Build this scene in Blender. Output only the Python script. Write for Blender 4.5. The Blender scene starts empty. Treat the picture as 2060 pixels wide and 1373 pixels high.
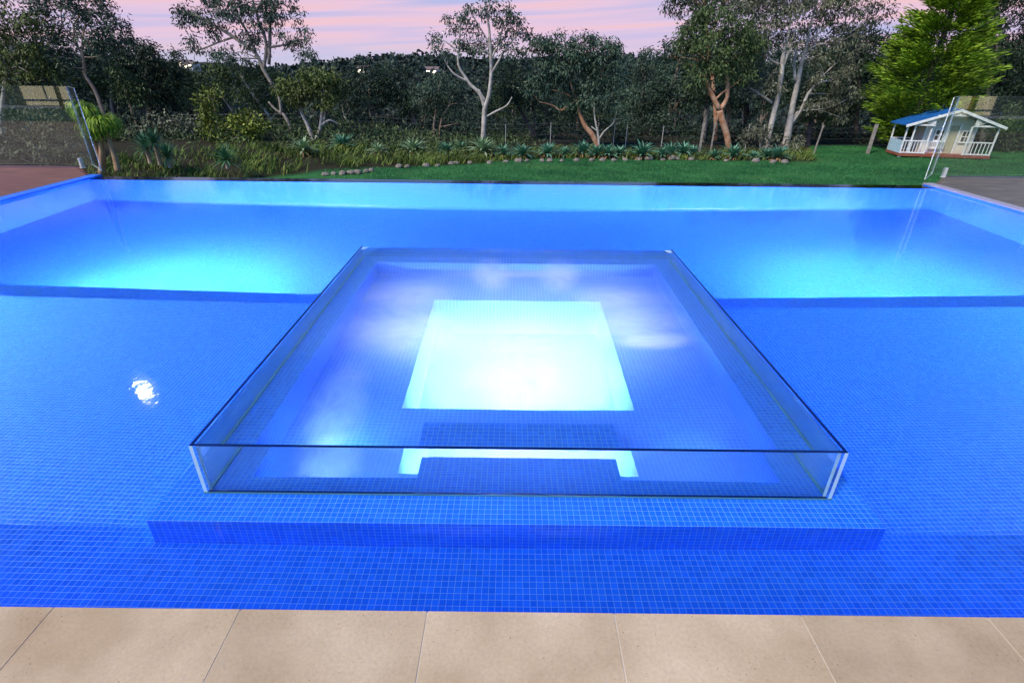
import bpy, math, random
import numpy as np
from mathutils import Vector, Matrix
R_ = math.radians
random.seed(7); rng = np.random.default_rng(7)
sc = bpy.context.scene
C = sc.collection

# ------------------------------------------------------------------ camera
CAM = Vector((0, 0, 1.53))
pitch, roll, yaw = R_(27.374), R_(0.628), R_(0.017)
FPX = 1058.78
fwd = Vector((math.sin(yaw)*math.cos(pitch), math.cos(yaw)*math.cos(pitch), -math.sin(pitch)))
right0 = Vector((math.cos(yaw), -math.sin(yaw), 0)); up0 = right0.cross(fwd)
rt = right0*math.cos(roll) + up0*math.sin(roll)
up = -right0*math.sin(roll) + up0*math.cos(roll)
cd = bpy.data.cameras.new('camera'); cam = bpy.data.objects.new('camera', cd); C.objects.link(cam)
cd.sensor_width = 36; cd.lens = FPX/2060*36; cd.clip_start = .05; cd.clip_end = 3000
M3 = Matrix((rt, up, -fwd)).transposed()
cam.matrix_world = Matrix.Translation(CAM) @ M3.to_4x4()
sc.camera = cam

def at(px, py, Y):
    d = fwd*FPX + rt*(px-1030) - up*(py-686.5)
    return CAM + d*(Y/d.y)
def mpp(Y): return Y*0.95/FPX          # metres per photo pixel, near the horizon

# ------------------------------------------------------------------ view, world
sc.render.engine = 'CYCLES'
sc.view_settings.view_transform = 'Standard'; sc.view_settings.look = 'None'
sc.view_settings.exposure = 0.0; sc.view_settings.gamma = 1
cy = sc.cycles
cy.use_denoising = True
cy.max_bounces = 10; cy.transmission_bounces = 8; cy.transparent_max_bounces = 12
cy.diffuse_bounces = 4; cy.glossy_bounces = 3; cy.volume_bounces = 2
cy.caustics_reflective = False; cy.sample_clamp_indirect = 60.0; cy.volume_step_rate = 2.0; cy.volume_max_steps = 64
SUN_EL, SUN_ROT = 46, 230            # degrees; the afterglow stands behind the viewer
w = bpy.data.worlds.new('World'); sc.world = w; w.use_nodes = True
nt = w.node_tree; N = nt.nodes; L = nt.links
bg = N['Background']
sky = N.new('ShaderNodeTexSky'); sky.sky_type = 'NISHITA'; sky.sun_disc = False
sky.sun_elevation = R_(SUN_EL); sky.sun_rotation = R_(SUN_ROT)
tc = N.new('ShaderNodeTexCoord'); sep = N.new('ShaderNodeSeparateXYZ'); L.new(tc.outputs['Generated'], sep.inputs[0])
def math_node(nt, op, a, b=None, c=None):
    m = nt.nodes.new('ShaderNodeMath'); m.operation = op
    for i, v in enumerate((a, b, c)):
        if v is None: continue
        if isinstance(v, (int, float)): m.inputs[i].default_value = v
        else: nt.links.new(v, m.inputs[i])
    return m.outputs[0]
# stretched dusk cloud streaks on the sky sphere
az = math_node(nt, 'ARCTAN2', sep.outputs[0], sep.outputs[1])
el = math_node(nt, 'ARCSINE', sep.outputs[2])
cmb = N.new('ShaderNodeCombineXYZ'); L.new(az, cmb.inputs[0])
elx = math_node(nt, 'ADD', math_node(nt, 'MULTIPLY', el, 24.0), math_node(nt, 'MULTIPLY', az, -1.2))
L.new(elx, cmb.inputs[1])
nz = N.new('ShaderNodeTexNoise'); nz.inputs['Scale'].default_value = 2.2; nz.inputs['Detail'].default_value = 2.5
nz.inputs['Roughness'].default_value = .5; nz.inputs['Distortion'].default_value = .4
L.new(cmb.outputs[0], nz.inputs['Vector'])
cr = N.new('ShaderNodeValToRGB'); cr.color_ramp.elements[0].position = .30; cr.color_ramp.elements[1].position = .70
cr.color_ramp.elements[0].color = (.52, .54, .86, 1); cr.color_ramp.elements[1].color = (1.0, .60, .60, 1)
e = cr.color_ramp.elements.new(.52); e.color = (.84, .61, .80, 1)
L.new(nz.outputs[0], cr.inputs[0])
# low band is pale blue
lowf = N.new('ShaderNodeMapRange'); lowf.inputs['From Min'].default_value = -.005; lowf.inputs['From Max'].default_value = .045
L.new(el, lowf.inputs['Value'])
mixl = N.new('ShaderNodeMix'); mixl.data_type = 'RGBA'; L.new(lowf.outputs[0], mixl.inputs[0])
mixl.inputs[6].default_value = (.60, .62, .82, 1); L.new(cr.outputs[0], mixl.inputs[7])
# high part of the dome comes from the sky texture, scaled down to dusk
skm = N.new('ShaderNodeVectorMath'); skm.operation = 'MULTIPLY'; skm.inputs[1].default_value = (.045, .100, .165)   # dusk blue
L.new(sky.outputs[0], skm.inputs[0])
hif = N.new('ShaderNodeMapRange'); hif.inputs['From Min'].default_value = .10; hif.inputs['From Max'].default_value = .21
L.new(el, hif.inputs['Value'])
mixh = N.new('ShaderNodeMix'); mixh.data_type = 'RGBA'; L.new(hif.outputs[0], mixh.inputs[0])
L.new(mixl.outputs[2], mixh.inputs[6]); L.new(skm.outputs[0], mixh.inputs[7])
L.new(mixh.outputs[2], bg.inputs[0]); bg.inputs[1].default_value = 0.95

# ------------------------------------------------------------------ sun (soft afterglow from behind the viewer)
sd = bpy.data.lights.new('sun', 'SUN'); sd.energy = 3.6; sd.angle = R_(12); sd.color = (1, .87, .70)
so = bpy.data.objects.new('sun', sd); C.objects.link(so)
sdir = Vector((math.sin(R_(SUN_ROT))*math.cos(R_(SUN_EL)), math.cos(R_(SUN_ROT))*math.cos(R_(SUN_EL)), math.sin(R_(SUN_EL))))
so.rotation_euler = sdir.to_track_quat('Z', 'Y').to_euler()

# ================================================================== helpers
def new_mat(name):
    m = bpy.data.materials.new(name); m.use_nodes = True
    return m, m.node_tree, m.node_tree.nodes['Principled BSDF']
def noise_col(nt, c1, c2, scale, detail=4, coord='Object', lo=.35, hi=.65, vec=None):
    n = nt.nodes.new('ShaderNodeTexNoise'); n.inputs['Scale'].default_value = scale; n.inputs['Detail'].default_value = detail
    if vec is None:
        t = nt.nodes.new('ShaderNodeTexCoord'); nt.links.new(t.outputs[coord], n.inputs['Vector'])
    else: nt.links.new(vec, n.inputs['Vector'])
    r = nt.nodes.new('ShaderNodeValToRGB'); r.color_ramp.elements[0].position = lo; r.color_ramp.elements[1].position = hi
    r.color_ramp.elements[0].color = (*c1, 1); r.color_ramp.elements[1].color = (*c2, 1)
    nt.links.new(n.outputs[0], r.inputs[0]); return r.outputs[0], n.outputs[0]
def plain(name, c1, c2=None, scale=8, rough=.6, metal=0, bump=0, coord='Object'):
    m, nt, b = new_mat(name); b.inputs['Roughness'].default_value = rough; b.inputs['Metallic'].default_value = metal
    c2 = c2 or tuple(min(1, x*1.25) for x in c1)
    col, fac = noise_col(nt, c1, c2, scale, coord=coord); nt.links.new(col, b.inputs['Base Color'])
    if bump:
        bm = nt.nodes.new('ShaderNodeBump'); bm.inputs['Strength'].default_value = bump; bm.inputs['Distance'].default_value = .02
        nt.links.new(fac, bm.inputs['Height']); nt.links.new(bm.outputs[0], b.inputs['Normal'])
    return m
def leaf_mat(name, c1, c2, c3=None, rough=.55):
    m, nt, b = new_mat(name); g = nt.nodes.new('ShaderNodeNewGeometry')
    r = nt.nodes.new('ShaderNodeValToRGB'); r.color_ramp.elements[0].color = (*c1, 1); r.color_ramp.elements[1].color = (*c2, 1)
    if c3:
        e = r.color_ramp.elements.new(.93); e.color = (*c2, 1); r.color_ramp.elements[-1].color = (*c3, 1)
    nt.links.new(g.outputs['Random Per Island'], r.inputs[0])
    n = nt.nodes.new('ShaderNodeTexNoise'); n.inputs['Scale'].default_value = .9; n.inputs['Detail'].default_value = 2
    t = nt.nodes.new('ShaderNodeTexCoord'); nt.links.new(t.outputs['Object'], n.inputs['Vector'])
    mr = nt.nodes.new('ShaderNodeMapRange'); mr.inputs['From Min'].default_value = .3; mr.inputs['From Max'].default_value = .7
    mr.inputs['To Min'].default_value = .6; mr.inputs['To Max'].default_value = 1.4
    nt.links.new(n.outputs[0], mr.inputs['Value'])
    v = nt.nodes.new('ShaderNodeVectorMath'); v.operation = 'SCALE'
    nt.links.new(r.outputs[0], v.inputs[0]); nt.links.new(mr.outputs[0], v.inputs['Scale'])
    nt.links.new(v.outputs[0], b.inputs['Base Color']); b.inputs['Roughness'].default_value = rough
    b.inputs['Specular IOR Level'].default_value = .3
    return m

class MB:
    def __init__(s): s.v = []; s.f = []; s.uv = []; s.mi = []
    def quad(s, a, b, c, d, mi=0, uv=None):
        i = len(s.v); s.v += [tuple(a), tuple(b), tuple(c), tuple(d)]; s.f.append((i, i+1, i+2, i+3)); s.mi.append(mi)
        if uv is None:
            n = (Vector(b)-Vector(a)).cross(Vector(c)-Vector(a)); ax = max(range(3), key=lambda k: abs(n[k]))
            k = [(1, 2), (0, 2), (0, 1)][ax]; uv = [(p[k[0]], p[k[1]]) for p in (a, b, c, d)]
        s.uv += list(uv); return s
    def tri(s, a, b, c, mi=0):
        i = len(s.v); s.v += [tuple(a), tuple(b), tuple(c)]; s.f.append((i, i+1, i+2)); s.mi.append(mi)
        s.uv += [(p[0], p[1]) for p in (a, b, c)]; return s
    def box(s, lo, hi, mi=0, skip=''):
        x0, y0, z0 = lo; x1, y1, z1 = hi
        F = {'b': ((x0,y0,z0),(x0,y1,z0),(x1,y1,z0),(x1,y0,z0)), 't': ((x0,y0,z1),(x1,y0,z1),(x1,y1,z1),(x0,y1,z1)),
             'f': ((x0,y0,z0),(x1,y0,z0),(x1,y0,z1),(x0,y0,z1)), 'k': ((x1,y1,z0),(x0,y1,z0),(x0,y1,z1),(x1,y1,z1)),
             'l': ((x0,y1,z0),(x0,y0,z0),(x0,y0,z1),(x0,y1,z1)), 'r': ((x1,y0,z0),(x1,y1,z0),(x1,y1,z1),(x1,y0,z1))}
        for k, q in F.items():
            if k not in skip: s.quad(*q, mi=mi)
        return s
    def bar(s, a, b, w, h=None, mi=0, roll=None):
        h = h or w; a = Vector(a); b = Vector(b); d = (b-a).normalized()
        u = Vector(roll) if roll else (Vector((0, 0, 1)) if abs(d.z) < .95 else Vector((0, 1, 0)))
        x = d.cross(u).normalized(); y = x.cross(d).normalized(); x *= w/2; y *= h/2
        P = [a-x-y, a+x-y, a+x+y, a-x+y]; Q = [b-x-y, b+x-y, b+x+y, b-x+y]
        for k in range(4): s.quad(P[k], P[(k+1) % 4], Q[(k+1) % 4], Q[k], mi)
        s.quad(*P[::-1], mi=mi); s.quad(*Q, mi=mi); return s
    def tube(s, pts, rad, n=8, mi=0, cap=True, wob=0):
        pts = [Vector(p) for p in pts]; rings = []
        for i, p in enumerate(pts):
            d = (pts[min(i+1, len(pts)-1)] - pts[max(i-1, 0)]).normalized()
            u = d.cross(Vector((.13, .97, .2))).normalized(); v = d.cross(u)
            r = rad[i] if hasattr(rad, '__len__') else rad
            ring = []
            for k in range(n):
                a = 2*math.pi*k/n; rr = r*(1+random.uniform(-wob, wob))
                ring.append(len(s.v)); s.v.append(tuple(p+u*math.cos(a)*rr+v*math.sin(a)*rr))
            rings.append(ring)
        for i in range(len(rings)-1):
            for k in range(n):
                s.f.append((rings[i][k], rings[i][(k+1) % n], rings[i+1][(k+1) % n], rings[i+1][k])); s.mi.append(mi)
                s.uv += [(k/n, i*.3), ((k+1)/n, i*.3), ((k+1)/n, i*.3+.3), (k/n, i*.3+.3)]
        if cap:
            for r_ in (rings[0][::-1], rings[-1]):
                s.f.append(tuple(r_)); s.mi.append(mi); s.uv += [(0, 0)]*n
        return s
    def build(s, name, mats, parent=None, smooth=False, origin=None):
        me = bpy.data.meshes.new(name); o = Vector(origin) if origin is not None else Vector((0, 0, 0))
        me.from_pydata([(v[0]-o.x, v[1]-o.y, v[2]-o.z) for v in s.v], [], s.f)
        for m in (mats if isinstance(mats, (list, tuple)) else [mats]): me.materials.append(m)
        me.polygons.foreach_set('material_index', s.mi)
        if smooth: me.polygons.foreach_set('use_smooth', [True]*len(s.f))
        ul = me.uv_layers.new(name='UVMap'); ul.data.foreach_set('uv', [c for q in s.uv for c in q])
        ob = bpy.data.objects.new(name, me); C.objects.link(ob); ob.location = o
        if parent is not None:
            ob.parent = parent; ob.location = o - Vector(parent.location) if origin is not None else -Vector(parent.location)
            if parent.parent: ob.location -= Vector(parent.parent.location)
        return ob
def np_mesh(name, V, nper, mat, parent=None, loc=None):
    """V: (n, nper, 3) faces, each its own island"""
    V = np.asarray(V, dtype=np.float32); n = V.shape[0]
    me = bpy.data.meshes.new(name); me.vertices.add(n*nper); me.vertices.foreach_set('co', V.reshape(-1))
    me.loops.add(n*nper); me.loops.foreach_set('vertex_index', np.arange(n*nper, dtype=np.int32))
    me.polygons.add(n); me.polygons.foreach_set('loop_start', np.arange(0, n*nper, nper, dtype=np.int32))
    me.polygons.foreach_set('loop_total', np.full(n, nper, dtype=np.int32)); me.update(calc_edges=True)
    me.materials.append(mat); ob = bpy.data.objects.new(name, me); C.objects.link(ob)
    if parent is not None: ob.parent = parent
    if loc is not None: ob.location = loc
    return ob
def tag(o, label=None, cat=None, group=None, kind=None):
    if label: o['label'] = label
    if cat: o['category'] = cat
    if group: o['group'] = group
    if kind: o['kind'] = kind
    return o
def empty(name, loc, rz=0):
    o = bpy.data.objects.new(name, None); C.objects.link(o); o.location = loc; o.rotation_euler = (0, 0, rz); o.empty_display_size = .2
    return o
def unit(a): return a/np.maximum(np.linalg.norm(a, axis=-1, keepdims=True), 1e-9)
def leaves(P, D, ln, wd):
    """diamond leaves: P base, D unit long axis"""
    n = len(P); S = unit(np.cross(D, rng.normal(size=(n, 3))))
    ln = ln*rng.uniform(.7, 1.3, (n, 1)); wd = wd*rng.uniform(.7, 1.3, (n, 1))
    return np.stack([P, P+D*ln*.45+S*wd*.5, P+D*ln, P+D*ln*.45-S*wd*.5], 1)

# ================================================================== materials
def tile_mat(name, c1, c2, grout, rough=.35):
    m, nt, b = new_mat(name); b.inputs['Specular IOR Level'].default_value = .2
    uv = nt.nodes.new('ShaderNodeUVMap'); uv.uv_map = 'UVMap'
    br = nt.nodes.new('ShaderNodeTexBrick'); br.offset = 0; br.offset_frequency = 1; br.squash = 1
    br.inputs['Scale'].default_value = 1; br.inputs['Brick Width'].default_value = .025; br.inputs['Row Height'].default_value = .025
    br.inputs['Mortar Size'].default_value = .0009; br.inputs['Mortar Smooth'].default_value = .15; br.inputs['Bias'].default_value = 0
    br.inputs['Color1'].default_value = (*c1, 1); br.inputs['Color2'].default_value = (*c2, 1); br.inputs['Mortar'].default_value = (*grout, 1)
    nt.links.new(uv.outputs[0], br.inputs['Vector'])
    nt.links.new(br.outputs['Color'], b.inputs['Base Color']); b.inputs['Roughness'].default_value = rough
    bm = nt.nodes.new('ShaderNodeBump'); bm.inputs['Strength'].default_value = .25; bm.inputs['Distance'].default_value = .002; bm.invert = True
    nt.links.new(br.outputs['Fac'], bm.inputs['Height']); nt.links.new(bm.outputs[0], b.inputs['Normal'])
    return m
TILE = tile_mat('blue_mosaic', (.004, .140, .86), (.011, .185, .95), (.20, .44, .84))
def water_mat(name, bump, scale, dist, rough):
    m, nt, b = new_mat(name); nt.nodes.remove(b)
    g = nt.nodes.new('ShaderNodeBsdfGlass'); g.inputs['IOR'].default_value = 1.333; g.inputs['Roughness'].default_value = rough
    g.inputs['Color'].default_value = (.93, .98, 1, 1)
    t = nt.nodes.new('ShaderNodeTexCoord'); mp = nt.nodes.new('ShaderNodeMapping'); mp.inputs['Scale'].default_value = (1, .7, 1)
    nt.links.new(t.outputs['Object'], mp.inputs[0])
    n = nt.nodes.new('ShaderNodeTexNoise'); n.inputs['Scale'].default_value = scale; n.inputs['Detail'].default_value = 3
    nt.links.new(mp.outputs[0], n.inputs['Vector'])
    bm = nt.nodes.new('ShaderNodeBump'); bm.inputs['Strength'].default_value = bump; bm.inputs['Distance'].default_value = dist
    nt.links.new(n.outputs[0], bm.inputs['Height']); nt.links.new(bm.outputs[0], g.inputs['Normal'])
    nt.links.new(g.outputs[0], nt.nodes['Material Output'].inputs['Surface'])
    return m
WATER = water_mat('pool_water', .16, 12, .005, .05)
SPAWATER = water_mat('spa_water', .35, 5, .006, .0)
def glass_mat(name, tint, refl=1.0, ior=1.5, haze=0.0):
    m, nt, b = new_mat(name); nt.nodes.remove(b)
    tr = nt.nodes.new('ShaderNodeBsdfTransparent'); tr.inputs[0].default_value = (*tint, 1)
    gl = nt.nodes.new('ShaderNodeBsdfGlossy'); gl.inputs['Roughness'].default_value = .01
    fr = nt.nodes.new('ShaderNodeFresnel'); fr.inputs[0].default_value = ior
    geo = nt.nodes.new('ShaderNodeNewGeometry'); mx = nt.nodes.new('ShaderNodeMixShader')
    f = math_node(nt, 'MULTIPLY', math_node(nt, 'MULTIPLY', fr.outputs[0], refl), math_node(nt, 'SUBTRACT', 1.0, geo.outputs['Backfacing']))
    nt.links.new(f, mx.inputs[0]); nt.links.new(tr.outputs[0], mx.inputs[1]); nt.links.new(gl.outputs[0], mx.inputs[2])
    out = mx.outputs[0]
    if haze:
        df = nt.nodes.new('ShaderNodeBsdfDiffuse'); df.inputs[0].default_value = (.7, .72, .68, 1)
        m2 = nt.nodes.new('ShaderNodeMixShader'); m2.inputs[0].default_value = haze
        nt.links.new(out, m2.inputs[1]); nt.links.new(df.outputs[0], m2.inputs[2]); out = m2.outputs[0]
    nt.links.new(out, nt.nodes['Material Output'].inputs['Surface'])
    return m
GLASS = glass_mat('clear_glass', (.94, .985, .985), .9)
FGLASS = glass_mat('fence_glass', (.93, .96, .92), 2.6, 1.6, .01)
GEDGE, _nt, _b = new_mat('glass_edge'); _b.inputs['Base Color'].default_value = (.004, .012, .10, 1); _b.inputs['Roughness'].default_value = .08
GCORN, _nt, _b = new_mat('silicone'); _b.inputs['Base Color'].default_value = (.45, .68, .80, 1); _b.inputs['Roughness'].default_value = .3
GSHIN, _nt, _b = new_mat('polished_edge'); _b.inputs['Base Color'].default_value = (.62, .68, .60, 1); _b.inputs['Roughness'].default_value = .2
STEEL, _nt, _b = new_mat('steel'); _b.inputs['Base Color'].default_value = (.85, .85, .86, 1); _b.inputs['Metallic'].default_value = .35; _b.inputs['Roughness'].default_value = .25

def stone_mat():
    m, nt, b = new_mat('limestone'); b.inputs['Roughness'].default_value = .7; b.inputs['Specular IOR Level'].default_value = .3
    t = nt.nodes.new('ShaderNodeTexCoord')
    c, f = noise_col(nt, (.50, .36, .225), (.80, .63, .44), 2.6, 6, vec=t.outputs['Object'], lo=.3, hi=.7)
    c2, f2 = noise_col(nt, (.92, .9, .88), (1.05, 1.05, 1.05), 90, 3, vec=t.outputs['Object'], lo=.3, hi=.7)
    mm = nt.nodes.new('ShaderNodeMix'); mm.data_type = 'RGBA'; mm.blend_type = 'MULTIPLY'; mm.inputs[0].default_value = 1
    nt.links.new(c, mm.inputs[6]); nt.links.new(c2, mm.inputs[7])
    # small dark pits
    v = nt.nodes.new('ShaderNodeTexNoise'); v.inputs['Scale'].default_value = 130; v.inputs['Detail'].default_value = 1; nt.links.new(t.outputs['Object'], v.inputs['Vector'])
    v2 = nt.nodes.new('ShaderNodeTexNoise'); v2.inputs['Scale'].default_value = 6; nt.links.new(t.outputs['Object'], v2.inputs['Vector'])
    s = math_node(nt, 'ADD', v.outputs[0], math_node(nt, 'MULTIPLY', v2.outputs[0], .22))
    mr = nt.nodes.new('ShaderNodeMapRange'); mr.inputs['From Min'].default_value = .845; mr.inputs['From Max'].default_value = .885; nt.links.new(s, mr.inputs['Value'])
    m2 = nt.nodes.new('ShaderNodeMix'); m2.data_type = 'RGBA'; nt.links.new(math_node(nt, 'MULTIPLY', mr.outputs[0], .7), m2.inputs[0])
    nt.links.new(mm.outputs[2], m2.inputs[6]); m2.inputs[7].default_value = (.12, .07, .04, 1)
    # rust-coloured bloom
    c3, f3 = noise_col(nt, (0, 0, 0), (1, 1, 1), 1.7, 3, vec=t.outputs['Object'], lo=.56, hi=.75)
    m3 = nt.nodes.new('ShaderNodeMix'); m3.data_type = 'RGBA'; nt.links.new(math_node(nt, 'MULTIPLY', c3, .5), m3.inputs[0])
    nt.links.new(m2.outputs[2], m3.inputs[6]); m3.inputs[7].default_value = (.40, .24, .13, 1)
    gi = nt.nodes.new('ShaderNodeNewGeometry'); mi = nt.nodes.new('ShaderNodeMapRange'); mi.inputs['To Min'].default_value = .90; mi.inputs['To Max'].default_value = 1.06
    nt.links.new(gi.outputs['Random Per Island'], mi.inputs['Value']); vs_ = nt.nodes.new('ShaderNodeVectorMath'); vs_.operation = 'SCALE'
    nt.links.new(m3.outputs[2], vs_.inputs[0]); nt.links.new(mi.outputs[0], vs_.inputs['Scale']); nt.links.new(vs_.outputs[0], b.inputs['Base Color'])
    bm = nt.nodes.new('ShaderNodeBump'); bm.inputs['Strength'].default_value = .15; bm.inputs['Distance'].default_value = .003
    nt.links.new(v.outputs[0], bm.inputs['Height']); nt.links.new(bm.outputs[0], b.inputs['Normal'])
    return m
STONE = stone_mat()
GROUTM = plain('pale_mortar', (.66, .60, .52), rough=.8)
COPING = plain('lilac_coping', (.36, .33, .42), (.45, .41, .50), 20, .5)
def board_mat(name, c1, c2):
    m, nt, b = new_mat(name); b.inputs['Roughness'].default_value = .45
    t = nt.nodes.new('ShaderNodeTexCoord'); mp = nt.nodes.new('ShaderNodeMapping'); mp.inputs['Scale'].default_value = (.8, 7, 1)
    nt.links.new(t.outputs['Object'], mp.inputs[0])
    c, f = noise_col(nt, c1, c2, 3, 5, vec=mp.outputs[0]); nt.links.new(c, b.inputs['Base Color']); return m
DECKL = board_mat('red_brown_timber', (.15, .048, .022), (.30, .105, .05))
DECKR = board_mat('grey_brown_timber', (.12, .09, .065), (.24, .19, .13))

# ================================================================== setting: pool
XL, XR, YN, YF = -6.45, 6.425, 1.09, 8.49
ZW = -.03
PX0, PX1, PY0, PY1 = -1.4, 1.45, 1.475, 4.425       # platform under the spa
YB, ZB = 1.55, -.225                                # bench
YS, ZS = 4.025, -.525                               # shallow shelf
YD, ZD = 4.425, -.75                                # drop step
ZF = -1.55; YW = 8.225
m = MB()
def hz(x0, x1, y0, y1, z): m.quad((x0, y0, z), (x1, y0, z), (x1, y1, z), (x0, y1, z))
def vy(x0, x1, y, z0, z1): m.quad((x0, y, z0), (x1, y, z0), (x1, y, z1), (x0, y, z1))
def vx(y0, y1, x, z0, z1): m.quad((x, y0, z0), (x, y1, z0), (x, y1, z1), (x, y0, z1))
vy(XL, XR, YN, ZB, -.012)
hz(XL, XR, YN, PY0, ZB); hz(XL, PX0, PY0, YB, ZB); hz(PX1, XR, PY0, YB, ZB)
for a, b_ in ((XL, PX0), (PX1, XR)):
    vy(a, b_, YB, ZS, ZB); hz(a, b_, YB, YS, ZS); vy(a, b_, YS, ZD, ZS); hz(a, b_, YS, YD, ZD)
vy(XL, PX0, YD, ZF, ZD); vy(PX1, XR, YD, ZF, ZD)
CR = .12; hz(XL, XR, YD, YW-CR, ZF); vy(XL, XR, YW, ZF+CR, -.042)
for k in range(10):
    a0, a1 = math.pi/2*k/10, math.pi/2*(k+1)/10; y0, z0, y1, z1 = YW-CR+CR*math.sin(a0), ZF+CR-CR*math.cos(a0), YW-CR+CR*math.sin(a1), ZF+CR-CR*math.cos(a1)
    s0, s1 = CR*a0, CR*a1; m.quad((XL, y0, z0), (XR, y0, z0), (XR, y1, z1), (XL, y1, z1), uv=[(XL, s0), (XR, s0), (XR, s1), (XL, s1)]); hz(XL, XR, YW, YF, -.042); vy(XL-.2, XR+.2, YF, -2.2, -.042)
for X in (XL, XR):
    vx(YN, YB, X, ZB, -.012); vx(YB, YS, X, ZS, -.012); vx(YS, YD, X, ZD, -.012); vx(YD, YW, X, ZF, -.012); vx(YW, YF, X, -.042, -.012)
tag(m.build('pool', TILE), kind='structure')
# left tiled kerb and its drop; right stone coping
m = MB(); m.box((XL-.17, YN, -2.0), (XL-.002, YF+.0, .0), skip='b'); tag(m.build('pool_kerb', TILE), kind='structure')
m = MB(); m.box((XR+.002, YN, -2.0), (XR+.16, YF+.02, .004), skip='b'); tag(m.build('pool_coping', COPING), kind='structure')
# water sheet (one dielectric surface)
m = MB(); nx, ny = 2, 2
hz(XL, XR, YN, PY0, ZW); hz(XL, XR, PY1, YF, ZW); hz(XL, PX0, PY0, PY1, ZW); hz(PX1, XR, PY0, PY1, ZW)
wat = m.build('water', WATER); tag(wat, kind='structure')

# stone paving: real slabs with mortar joints
m = MB(); JX = [-1.444 + .5925*k for k in range(-14, 18)]; rowy = [1.089, .4965, -.096, -.6885, -1.281, -1.8735, -2.466, -3.0585]
for i in range(len(JX)-1):
    for j in range(len(rowy)-1):
        x0, x1, y1, y0 = JX[i]+.002, JX[i+1]-.002, rowy[j], rowy[j+1]+.0026
        m.box((x0, y0, -.03), (x1, y1, 0), skip='b')
st = m.build('stone_paving', STONE); tag(st, kind='structure')
bv = st.modifiers.new('bevel', 'BEVEL'); bv.width = .0012; bv.segments = 1; bv.limit_method = 'ANGLE'
m = MB(); m.box((JX[0], -3.06, -.4), (JX[-1], 1.086, -.0022), skip='b'); tag(m.build('paving_bed', GROUTM), kind='structure')
# timber decks at both sides
def deck(name, x0, x1, y0, y1, mt):
    m = MB(); y = y0
    while y < y1-.02:
        c = max(0, y+.14-8.50)*.95; a, b_ = (x0+c, x1) if x0 > 0 else (x0, x1-c)
        m.box((a, y, -.03), (b_, min(y+.135, y1), -.004), skip='b')
        m.box((a+.02, y, -2.0), (b_-.02, y+.14, -.031), skip='bfk' if y+.28 < 8.5 else 'b'); y += .14
    tag(m.build(name, mt), kind='structure')
deck('timber_deck', -16, XL-.175, YN+.05, 9.25, DECKL)
deck('timber_deck', XR+.165, 16, YN+.05, 9.25, DECKR)

# ================================================================== spa
spa = empty('spa', (.03, 2.9, ZS)); tag(spa, 'square raised spa with clear glass walls on a blue mosaic platform', 'spa')
ZP = -.024
CX0, CX1, CY0, CY1 = -1.1, 1.15, 1.775, 4.075          # cavity
FX0, FX1, FY0, FY1 = -.575, .65, 2.30, 3.60            # footwell
ZSE, ZFW = -.30, -.85
m = MB()
vy(PX0, PX1, PY0, -.3, ZP); vx(PY0, PY1, PX0, ZF, ZP); vx(PY0, PY1, PX1, ZF, ZP); vy(PX0, PX1, PY1, ZF, ZP)
hz(PX0, PX1, PY0, CY0, ZP); hz(PX0, CX0, CY0, CY1, ZP); hz(CX1, PX1, CY0, CY1, ZP); hz(PX0, PX1, CY1, PY1, ZP)
tb = m.build('tiled_platform', TILE, spa)
m = MB()
vy(CX0, CX1, CY0, ZSE, ZP-.001); vy(CX0, CX1, CY1, ZSE, ZP-.001); vx(CY0, CY1, CX0, ZSE, ZP-.001); vx(CY0, CY1, CX1, ZSE, ZP-.001)
hz(CX0, CX1, CY0, FY0, ZSE); hz(CX0, CX1, FY1, CY1, ZSE); hz(CX0, FX0, FY0, FY1, ZSE); hz(FX1, CX1, FY0, FY1, ZSE)
m.build('seat_ledge', TILE, spa)
m = MB(); vy(FX0, FX1, FY0, ZFW, ZSE); vy(FX0, FX1, FY1, ZFW, ZSE); vx(FY0, FY1, FX0, ZFW, ZSE); vx(FY0, FY1, FX1, ZFW, ZSE); hz(FX0, FX1, FY0, FY1, ZFW)
m.build('footwell', TILE, spa)
m = MB(); m.box((-.40, CY0-.0, ZSE), (.475, 1.985, ZP-.003), skip='bf'); m.build('entry_step', TILE, spa)
GX0, GX1, GY0, GY1 = -1.254, 1.316, 1.625, 4.224; T = .015; ZG = .216
def panel(lo, hi, facemi, name='glass_panel'):
    m = MB(); x0, y0, z0 = lo; x1, y1, z1 = hi
    m.box(lo, hi, skip=''); m.mi = [facemi.get(k, 0) for k in 'btfklr']; return m.build(name, [GLASS, GEDGE, GCORN], spa)
panel((GX0+T, GY0, ZP+.002), (GX1-T, GY0+T, ZG), {'t': 1, 'b': 1})
panel((GX0+T, GY1-T, ZP+.002), (GX1-T, GY1, ZG-.012), {'t': 0, 'b': 0})
panel((GX0, GY0, ZP+.002), (GX0+T, GY1, ZG), {'t': 1, 'b': 0, 'f': 2})
panel((GX1-T, GY0, ZP+.002), (GX1, GY1, ZG), {'t': 1, 'b': 0, 'f': 2})
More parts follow.
